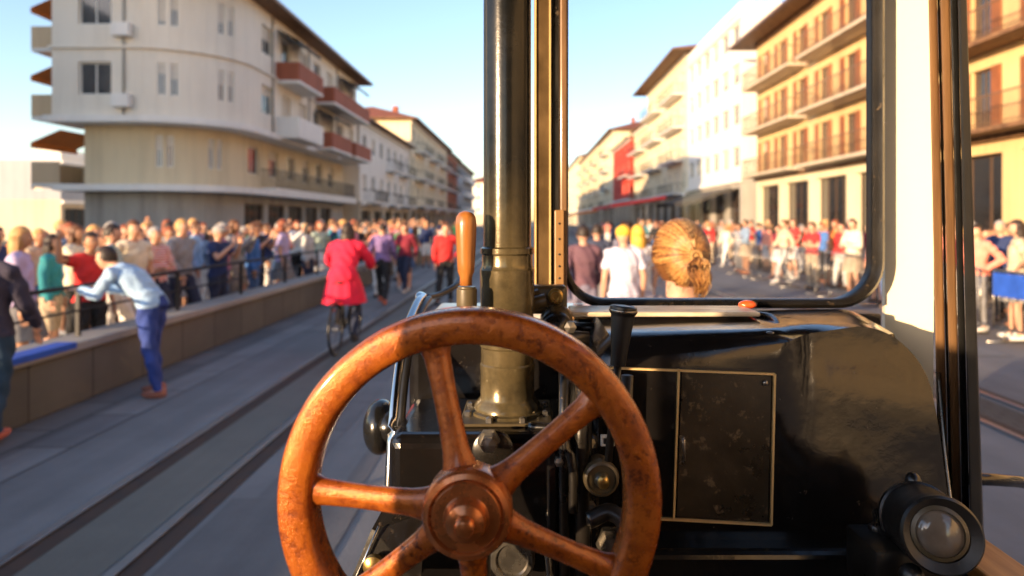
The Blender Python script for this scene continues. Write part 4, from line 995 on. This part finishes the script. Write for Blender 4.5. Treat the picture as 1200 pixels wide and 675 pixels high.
# chimney
CX, CY = gx(594.5,1.16), 1.16
m = MB(); zb = 1.472
def zpx(py, Y=1.16-.042): return at(0,py,Y).z
prof = [(.062,zb),(.062,zb+.008),(.056,zb+.010),(.055,zb+.018),(.048,zb+.026),(.0455,zb+.030),(.0455,zpx(440)),(.0465,zpx(438)),(.0465,zpx(432)),(.0445,zpx(430)),(.0445,zpx(412)),(.0465,zpx(410)),(.0465,zpx(404)),(.0445,zpx(402)),(.0445,zpx(365)),(.0455,zpx(362)),(.0465,zpx(318)),(.0445,zpx(316)),(.0430,zpx(312)),(.0430,zpx(300)),(.0455,zpx(298)),(.0455,zpx(292)),(.0405,zpx(290)),(.0405,2.9)]
m.lathe(prof, (CX,CY,0), (0,0,1), 48)
def chim_mat():
    mm, nt, b = newmat('chimney_bronze_black')
    mp = coords(nt); n = noise(nt, mp.outputs[0], 18, 6, .7); g = nt.nodes.new('ShaderNodeSeparateXYZ'); nt.links.new(mp.outputs[0], g.inputs[0])
    mr = nt.nodes.new('ShaderNodeMapRange'); mr.inputs[1].default_value=1.9; mr.inputs[2].default_value=1.72; nt.links.new(g.outputs[2], mr.inputs[0])
    ra = ramp(nt, n.outputs[0], [(.35,(.010,.011,.012)),(.7,(.024,.023,.021))]); rb = ramp(nt, n.outputs[0], [(.35,(.075,.06,.032)),(.7,(.18,.14,.07))])
    mx = nt.nodes.new('ShaderNodeMix'); mx.data_type='RGBA'; nt.links.new(mr.outputs[0], mx.inputs[0]); nt.links.new(ra.outputs[0], mx.inputs[6]); nt.links.new(rb.outputs[0], mx.inputs[7])
    nt.links.new(mx.outputs[2], b.inputs['Base Color']); b.inputs['Metallic'].default_value=.4; b.inputs['Roughness'].default_value=.2
    bump(nt, b, n.outputs[0], .0015, .4); return mm
part(m,'chimney',chim_mat(),True,'dark metal chimney pipe with banded brass-toned collar',angle=35)
part(MB().box(CX-.075,CX+.075,CY-.075,CY+.075,1.4705,1.4715+.004,.002,1), 'chimney_flange', M['olive'])
for k in range(8):
    a = PI/8+k*PI/4; m = MB(); m.lathe([(.006,0),(.006,.008),(.001,.010)],(CX+.070*math.cos(a),CY+.070*math.sin(a),1.475),(0,0,1),6); part(m,'bolt',M['steel'])
# window frame post right of the chimney
Y0 = 1.38
def post(px0,px1,py0,py1,ya,yb,mat,name,bev=.003,label=None):
    xa, xb = gx(px0,ya), gx(px1,ya); z0, z1 = at(0,py1,ya).z, at(0,py0,ya).z
    return part(MB().box(xa,xb,ya,yb,z0,z1,bev,2), name, mat, label=label)
bronze = flat('dark_bronze_metal',(.15,.095,.042),.35,.6,.3,14)
fp_ = post(626,646,-330,358,1.365,1.42,bronze,'window_post',label='bronze-brown window post right of the chimney')
post(646.5,656,-330,358,1.37,1.42,M['black2'],'window_post')
pp = post(656.5,664.5,-330,358,1.36,1.43,M['brownwood'],'window_post')
rp = post(650,661,246,336,1.345,1.3585,M['goldwood'],'riveted_plate',.002)
for xx in (627.5,644.5): part(MB().box(gx(xx-.9,1.362),gx(xx+.9,1.362),1.360,1.366,1.63,2.65),'post_edge',M['gold'],parent=fp_)
for py in (262,280,298,312,326):
    part(MB().ell(at(655.5,py,1.344),.0022,.0015,.0022,8,6),'rivet',M['rubber'],True,parent=rp)
# clamp bracket
m = MB(); c = at(642,348,1.25)
m.box(c.x-.045,c.x+.035,1.235,1.275,c.z-.03,c.z+.022,.008,3); m.ell(at(652,375,1.24),.03,.03,.03,16,10)
m.box(gx(634,1.24),gx(664,1.24),1.225,1.27,at(0,392,1.24).z,at(0,366,1.24).z,.008,3)
m.tube(bez([at(615,360,1.22),at(622,348,1.21),at(632,344,1.21)],5), .010, 8)
m.tube(bez([at(608,378,1.2),at(622,358,1.2),at(640,352,1.2)],6), .013, 10)
cb = part(m,'clamp_bracket',M['olive'],True,'brass-toned clamp bracket holding the pipe to the window post',angle=40)
m = MB(); m.lathe([(.014,.01),(.014,-.006),(.010,-.008),(.010,-.014),(.006,-.014),(.005,-.008),(.001,-.008)], at(651,347,1.232), (0,1,0), 20); part(m,'bolt',M['brass'],True,parent=cb,angle=40)
m = MB(); m.lathe([(.011,.01),(.011,-.008),(.001,-.010)], at(668,383,1.2), (0,1,0), 6); part(m,'bolt',M['steel'],parent=cb)
# window frame ring with rounded corners, pane, sill
def rring(x0,x1,z0,z1,r,w,ya,yb):
    mb = MB()
    def rr(x0,x1,z0,z1,r):
        pts=[]
        for cx,cz,a0 in ((x1-r,z1-r,0),(x0+r,z1-r,PI/2),(x0+r,z0+r,PI),(x1-r,z0+r,1.5*PI)):
            for i in range(11): a=a0+PI/2*i/10; pts.append((cx+r*math.cos(a),cz+r*math.sin(a)))
        return pts
    o = rr(x0-w,x1+w,z0-w,z1+w,r+w); i_ = rr(x0,x1,z0,z1,r); j = rr(x0-w*.5,x1+w*.5,z0-w*.5,z1+w*.5,r+w*.5)
    V = lambda pts,y: [mb.bm.verts.new((x,y,z)) for x,z in pts]
    A1,B1,C1 = V(o,ya+.008),V(j,ya),V(i_,ya+.012); D1,E1 = V(i_,yb),V(o,yb)
    for p,q in ((A1,B1),(B1,C1),(C1,D1),(D1,E1),(E1,A1)): mb.bridge(p,q)
    return mb
wx0, wx1, wz0, wz1 = gx(666,1.39), gx(1025,1.39), at(0,351,1.39).z, 2.62
wf = part(rring(wx0,wx1,wz0,wz1,.078,.017,1.375,1.425),'window_frame',M['black2'],True,'dark bronze window frame with rounded lower corner',angle=50)
part(MB().box(wx0-.01,wx1+.01,1.40,1.404,wz0-.01,wz1+.01),'pane',M['glass'],parent=wf)
part(MB().box(wx0-.03,gx(1034,1.37),1.372,1.44,1.575,wz0-.027,.004,2),'window_sill',M['black2'])
part(MB().tube([(wx0,1.36,wz0-.03),(gx(1000,1.36),1.36,wz0-.03)],.006,8),'sill_bead',M['goldwood'],True)
# cream panel facing the sun, turned a little towards the left
m = MB(); a0 = at(1037,0,1.45); b0_ = at(1094,0,1.40)
vs=[]
for z in (1.0,2.65):
    for (x,y) in ((a0.x,a0.y),(b0_.x,b0_.y),(b0_.x+.02,b0_.y+.05),(a0.x+.02,a0.y+.05)): vs.append(m.bm.verts.new((x,y,z)))
m.bridge(vs[:4],vs[4:]); m.cap(vs[:4][::-1]); m.cap(vs[4:])
part(m,'corner_panel',M['cream'],label='sunlit cream corner panel right of the window')
# right posts (lean outwards slightly towards the bottom)
def lean_post(pxt,pxb,ya,yb,mat,name,zb=.5):
    (t0,t1),(b0,b1) = pxt,pxb; zt = 2.65; z2 = at(0,600,ya).z
    ztop = at(0,0,ya).z
    def xat(a,b,z): return gx(a+(b-a)*(ztop-z)/(ztop-z2), ya)
    m = MB(); vs=[]
    for z in (zb,zt):
        xa, xb = xat(t0,b0,z), xat(t1,b1,z)
        for (x,y) in ((xa,ya),(xb,ya),(xb*yb/ya,yb),(xa*yb/ya,yb)): vs.append(m.bm.verts.new((x,y,z)))
    m.bridge(vs[:4],vs[4:]); m.cap(vs[:4][::-1]); m.cap(vs[4:])
    es = [e for e in m.bm.edges if abs(e.verts[0].co.z-e.verts[1].co.z) > .5]
    bmesh.ops.bevel(m.bm, geom=es, offset=.004, segments=3, profile=.5, affect='EDGES')
    return part(m,name,mat,True,angle=30)
lean_post((1088,1098),(1100,1112),1.24,1.30,M['brownwood'],'corner_post',1.0)
lean_post((1098.5,1101.5),(1112.5,1116),1.26,1.30,M['rubber'],'corner_post',1.0)
lean_post((1102,1113),(1116,1127),1.22,1.30,M['brownwood'],'corner_post',1.0)
lean_post((1113.5,1122),(1127.5,1136),1.20,1.30,M['blackclean'],'corner_post',.5)
lean_post((1122.5,1133),(1136.5,1151),1.16,1.30,M['rubber'],'corner_post',.5)
# curved strip beside the shoulder of the casing
part(MB().tube(bez([at(1099,436,1.24),at(1106,520,1.2),at(1114,590,1.17)],8), .004, 8),'edge_bead',M['steel'],True)
# handrail beyond the right opening
part(MB().tube(bez([at(1135,561,1.30),at(1175,563,1.32),at(1205,568,1.40),at(1225,590,1.5),at(1230,700,1.55)],8), .0115, 12),'handrail',M['black'],True,'dark handrail outside the right cab opening')
# wooden ledge, side wall, floor, roof, back
part(MB().box(.645,.722,.25,1.13,1.275,1.30,.006,3),'side_ledge',M['ledgewood'],label='orange wooden ledge at the lower right corner')
part(MB().box(.60,.643,.25,1.05,1.255,1.285,.006,3),'side_ledge',M['blackclean'])
part(MB().box(.66,.70,-.9,1.13,.5,1.273),'side_panel',M['blackclean'])
part(MB().box(-.85,.85,-.95,1.9,.40,.46),'floor',M['brownwood'])
part(MB().box(-1.0,1.0,-1.0,1.52,2.655,2.70,.01,2),'cab_roof',M['blackclean'])
part(MB().box(-.2,.85,-.98,-.94,.46,2.65),'rear_wall',M['brownwood'])
part(MB().box(-.80,-.2,-.98,-.94,.46,1.87),'rear_wall',M['brownwood'])
part(MB().box(-.85,-.80,-.98,-.93,1.873,2.65),'corner_post',M['black'])
part(MB().box(-.86,-.80,-.93,.0,.46,1.87,.01,3),'side_panel',M['brownwood'])  # unseen panel added and sized to keep direct sun off the casing
part(MB().box(-.80,.80,-.8,1.7,.22,.398),'underframe',M['blackclean'])
for y in (-.4, 1.2):
    for x in (-.42, .42):
        part(MB().lathe([(.02,-.06),(.22,-.055),(.22,-.03),(.2,-.025),(.2,.05),(.06,.055)], (x,y,.22), (1,0,0), 32),'running_wheel',M['iron'],True,angle=40)
# left edge beading, side lamp and bracket
part(MB().tube(bez([at(496,346,1.42),at(488,356,1.36),at(474,395,1.25),at(464,460,1.17),at(458,540,1.12),at(455,620,1.1)],8), .0085, 10, r2=.006),'edge_bead',M['chrome'],True,'bright steel edge bead curving down the left of the casing')
part(MB().tube(bez([at(503,350,1.42),at(495,362,1.36),at(482,400,1.25),at(473,460,1.17),at(467,540,1.12),at(464,620,1.1)],8), .007, 10),'edge_bead',M['rubber'],True)
part(MB().tube(bez([at(500,349,1.45),at(515,345,1.5),at(532,336,1.55),at(540,327,1.6),at(552,322,1.62)],6), .007, 8),'edge_bead',M['rubber'],True)
part(MB().ell(at(494,350,1.42),.012,.03,.016,14,10,rot=Matrix.Rotation(-.6,3,'Y')),'bead_cap',M['chrome'],True)
part(MB().ell(at(446,500,1.3),.032,.05,.052,24,16).ell(at(458,500,1.28),.03,.03,.03,16,12),'side_lamp',M['blackclean'],True,'black rounded side lamp left of the edge bead')
m = quadbox([at(412,690,.96),at(440,622,.98),at(452,600,1.0),at(500,600,1.0),at(492,690,.96)], .006); bp_=part(m,'mounting_plate',M['black2'])
part(MB().tube([at(410,695,.955),at(444,617,.975)], .0018, 6),'plate_edge',M['chrome'],True,parent=bp_)
m = MB(); m.lathe([(.014,.004),(.014,-.006),(.008,-.010),(.001,-.011)], at(438,662,.955), (0,1,0), 20); part(m,'bolt',M['brass'],True,parent=bp_,angle=40)
# wooden-handled lever left of the chimney
m = MB(); c = at(547,365,1.1)
m.lathe([(.016,-.035),(.016,-.002),(.0165,0),(.0165,.036),(.0145,.038),(.0145,.040)], c, (0,0,1), 24); m.tube([c+Vector((0,0,-.028)), c+Vector((.06,.05,-.03))], .009, 10); lv = part(m,'lever',M['olive'],True,'lever with a worn wooden handle left of the chimney',angle=40)
c2 = at(546,333,1.1)
m = MB(); m.lathe([(.010,-.002),(.010,.012),(.0135,.020),(.0145,.035),(.0165,.075),(.0172,.095),(.016,.108),(.0115,.115),(.004,.118),(.0005,.1185)], c2, (0,0,1), 28); part(m,'handle',M['woodh'],True,parent=lv)
# black tapered lever
c = at(724,428,.95)
m = MB(); d = (at(731,358,.95)-c); L = d.length
m.lathe([(.0105,0),(.0115,L*.2),(.0165,L*.82),(.0165,L*.84),(.0185,L*.87),(.0195,L*.92),(.0185,L*.98),(.015,L),(.0130,L-.001),(.001,L+.001)], c, d, 32); bl_ = part(m,'lever_grip',M['rubber'],True,'black tapered lever grip standing in front of the window sill',angle=40)
m = MB(); m.tube([c-d*1.6, c+d*.02], .0055, 10); part(m,'lever_rod',M['black2'],True,parent=bl_)
m = MB(); m.lathe([(.0187,L*.885),(.0199,L*.90),(.0199,L*.93),(.0187,L*.945)], c, d, 32); part(m,'grip_ring',M['steel'],True,parent=bl_)
# lamp at lower right
fc = at(1104,628,.88); bc = at(1052,590,1.03); ax = (bc-fc).normalized(); Ln = (bc-fc).length
bc = at(1064,600,1.03); ax = (bc-fc).normalized()
m = MB(); m.lathe([(.030,.004),(.033,.0),(.046,-.004),(.049,.0),(.050,.012),(.049,.02),(.049,.10),(.052,.102),(.052,.112),(.046,.125),(.03,.15),(.001,.155)], fc, ax, 48)
lp = part(m,'cab_lamp',M['black2'],True,'black cylindrical lamp with a glass front at the lower right',angle=30)
m = MB(); m.lathe([(.034,.004),(.034,.001),(.029,-.001),(.029,.006),(.001,.007)], fc+ax*.002+Vector((-.004,-.004,.004)), ax, 40); part(m,'lens_ring',M['olive'],True,parent=lp,angle=30)
m = MB(); m.lathe([(.0285,.004),(.0285,.0015),(.015,-.002),(.001,-.003)], fc+ax*.002+Vector((-.004,-.005,.004)), ax, 40); part(m,'lens',M['lens'],True,parent=lp)
m = MB(); m.ell(at(1070,566,1.0),.012,.012,.016,14,10); m.tube([at(1070,572,1.0),at(1078,592,.98)],.008,8); m.tube([at(1028,600,1.02),at(1040,640,.97),at(1065,700,.92)],.008,8); m.ell(at(1027,620,1.0),.012,.012,.012,12,8); m.ell(at(1068,675,.9),.016,.016,.016,12,8); m.box(fc.x-.06,fc.x+.06,fc.y+.05,fc.y+.14,fc.z-.12,fc.z-.045,.006,2); part(m,'lamp_bracket',M['black2'],True,parent=lp,angle=40)

# handwheel
WY = .75; wc = at(550.5,587,WY); RO = 225.5/F*WY
HW = empty('hand_wheel', wc); HW.parent = LOC; HW['label'] = 'large rust-orange cast handwheel with six spokes in the foreground'
m = MB(); n = 120
rw, rd = .0200, .024     # half width (radial) and half depth
secs = []
for i in range(n):
    a = 2*PI*i/n; cs = []
    for j in range(20):
        t = 2*PI*j/20; e = .48
        u = math.copysign(abs(math.cos(t))**e, math.cos(t))*rw; v = math.copysign(abs(math.sin(t))**e, math.sin(t))*rd
        r = RO-rw+u
        cs.append(m.bm.verts.new((wc.x+r*math.cos(a), WY+.012+v, wc.z+r*math.sin(a))))
    secs.append(cs)
for i in range(n): m.bridge(secs[i], secs[(i+1)%n])
def hw(mb, name, smooth=True, angle=40):
    bmesh.ops.recalc_face_normals(mb.bm, faces=mb.bm.faces); bmesh.ops.translate(mb.bm, verts=mb.bm.verts, vec=-wc)
    me = bpy.data.meshes.new(name); mb.bm.to_mesh(me); mb.bm.free(); me.materials.append(M['wheel'])
    me.polygons.foreach_set('use_smooth',[True]*len(me.polygons)); me.set_sharp_from_angle(angle=math.radians(angle))
    o = bpy.data.objects.new(name, me); COL.objects.link(o); o.parent = HW; return o
hw(m,'rim')
HY = WY-.045
for deg in (103, 38, -27, -86, -140, 177):
    a = math.radians(deg); dr = Vector((math.cos(a),0,math.sin(a)))
    m = MB(); pts=[]; r1=[]; r2=[]
    for k in range(15):
        s = k/14; r = .030+(RO-.030-.028)*s
        yy = HY+.030+(WY+.010-HY-.030)*(s**1.2)
        pts.append(wc+dr*r+Vector((0,yy-WY,0)))
        w = .0175-.0035*math.sin(s*PI)*1.0-.001*s + (.009*max(0,(s-.86)/.14)**1.5)+(.006*max(0,(.18-s)/.18))
        r1.append(w); r2.append(w*.72)
    m.tube(pts, r1, 16, True, r2, up=(0,1,0)); hw(m,'spoke')
m = MB(); hc = Vector((wc.x, HY, wc.z))
m.lathe([(.040,.050),(.047,.040),(.0485,.014),(.0475,.008),(.045,.004),(.040,.002),(.0385,.0035),(.0375,.005),(.0365,.003),(.035,.001),(.024,.0),(.0225,-.002),(.0215,-.008),(.0195,-.013),(.014,-.016),(.0105,-.017),(.0102,-.023),(.008,-.0265),(.004,-.028),(.0005,-.0285)], hc, (0,1,0), 56); hb = hw(m,'hub',angle=28); hb.data.materials[0] = flat('copper_hub',(.50,.17,.055),.27,.65,.28,34,.4,.0006)
m = MB(); m.tube([wc+Vector((0,-.02,-.004)), wc+Vector((0,.10,-.012)), wc+Vector((0,.13,-.04)), wc+Vector((0,.13,-.9))], .016, 16); o = hw(m,'spindle'); o.data.materials[0] = M['steel']

# ------------------------------------------------------------------ light, camera
SUN_EL, SUN_AZ_BEHIND = 7.5, 46
el, bh = math.radians(SUN_EL), math.radians(SUN_AZ_BEHIND)
to_sun = Vector((-math.cos(bh)*math.cos(el), -math.sin(bh)*math.cos(el), math.sin(el)))
sun = bpy.data.lights.new('sun','SUN'); sun.energy = 3.2; sun.angle = math.radians(.6); sun.color = (1,.69,.40)
so = bpy.data.objects.new('sun', sun); COL.objects.link(so); so.rotation_euler = to_sun.to_track_quat('Z','Y').to_euler(); so.location = (-30,-30,20)
world = bpy.data.worlds.new('World'); scene.world = world; world.use_nodes = True
nt = world.node_tree; bg = nt.nodes['Background']; sk = nt.nodes.new('ShaderNodeTexSky'); sk.sky_type='NISHITA'; sk.sun_disc=False
sk.sun_elevation = el; sk.sun_rotation = math.atan2(to_sun.x, to_sun.y); sk.air_density=1.0; sk.dust_density=.6; sk.ozone_density=2.1
hs = nt.nodes.new('ShaderNodeMix'); hs.data_type='RGBA'; hs.blend_type='MULTIPLY'; hs.inputs[0].default_value=1; hs.inputs[7].default_value=(1.10,.975,.98,1)
nt.links.new(sk.outputs[0], hs.inputs[6]); nt.links.new(hs.outputs[2], bg.inputs[0]); bg.inputs[1].default_value = .145
cam = bpy.data.cameras.new('camera'); co = bpy.data.objects.new('camera', cam); COL.objects.link(co)
co.location = (0,0,CAMH); co.rotation_euler = (PI/2,0,0); cam.sensor_width = 36; cam.lens = 24; cam.clip_start=.05; cam.clip_end=2000
cam.shift_x = -(VX-600)/1200; cam.shift_y = -(337.5-VY)/1200
cam.dof.use_dof = True; cam.dof.focus_distance = 1.0; cam.dof.aperture_fstop = 3.2; cam.dof.aperture_blades = 7
scene.camera = co
scene.view_settings.view_transform='Standard'; scene.view_settings.look='None'; scene.view_settings.gamma=1; scene.view_settings.exposure = 1.78
scene.cycles.use_denoising = True; scene.cycles.max_bounces = 8; scene.cycles.transparent_max_bounces = 12
for (fo, bd) in WCACHE.values():
    for ch in list(fo.children): bpy.data.objects.remove(ch)
    bpy.data.objects.remove(fo)
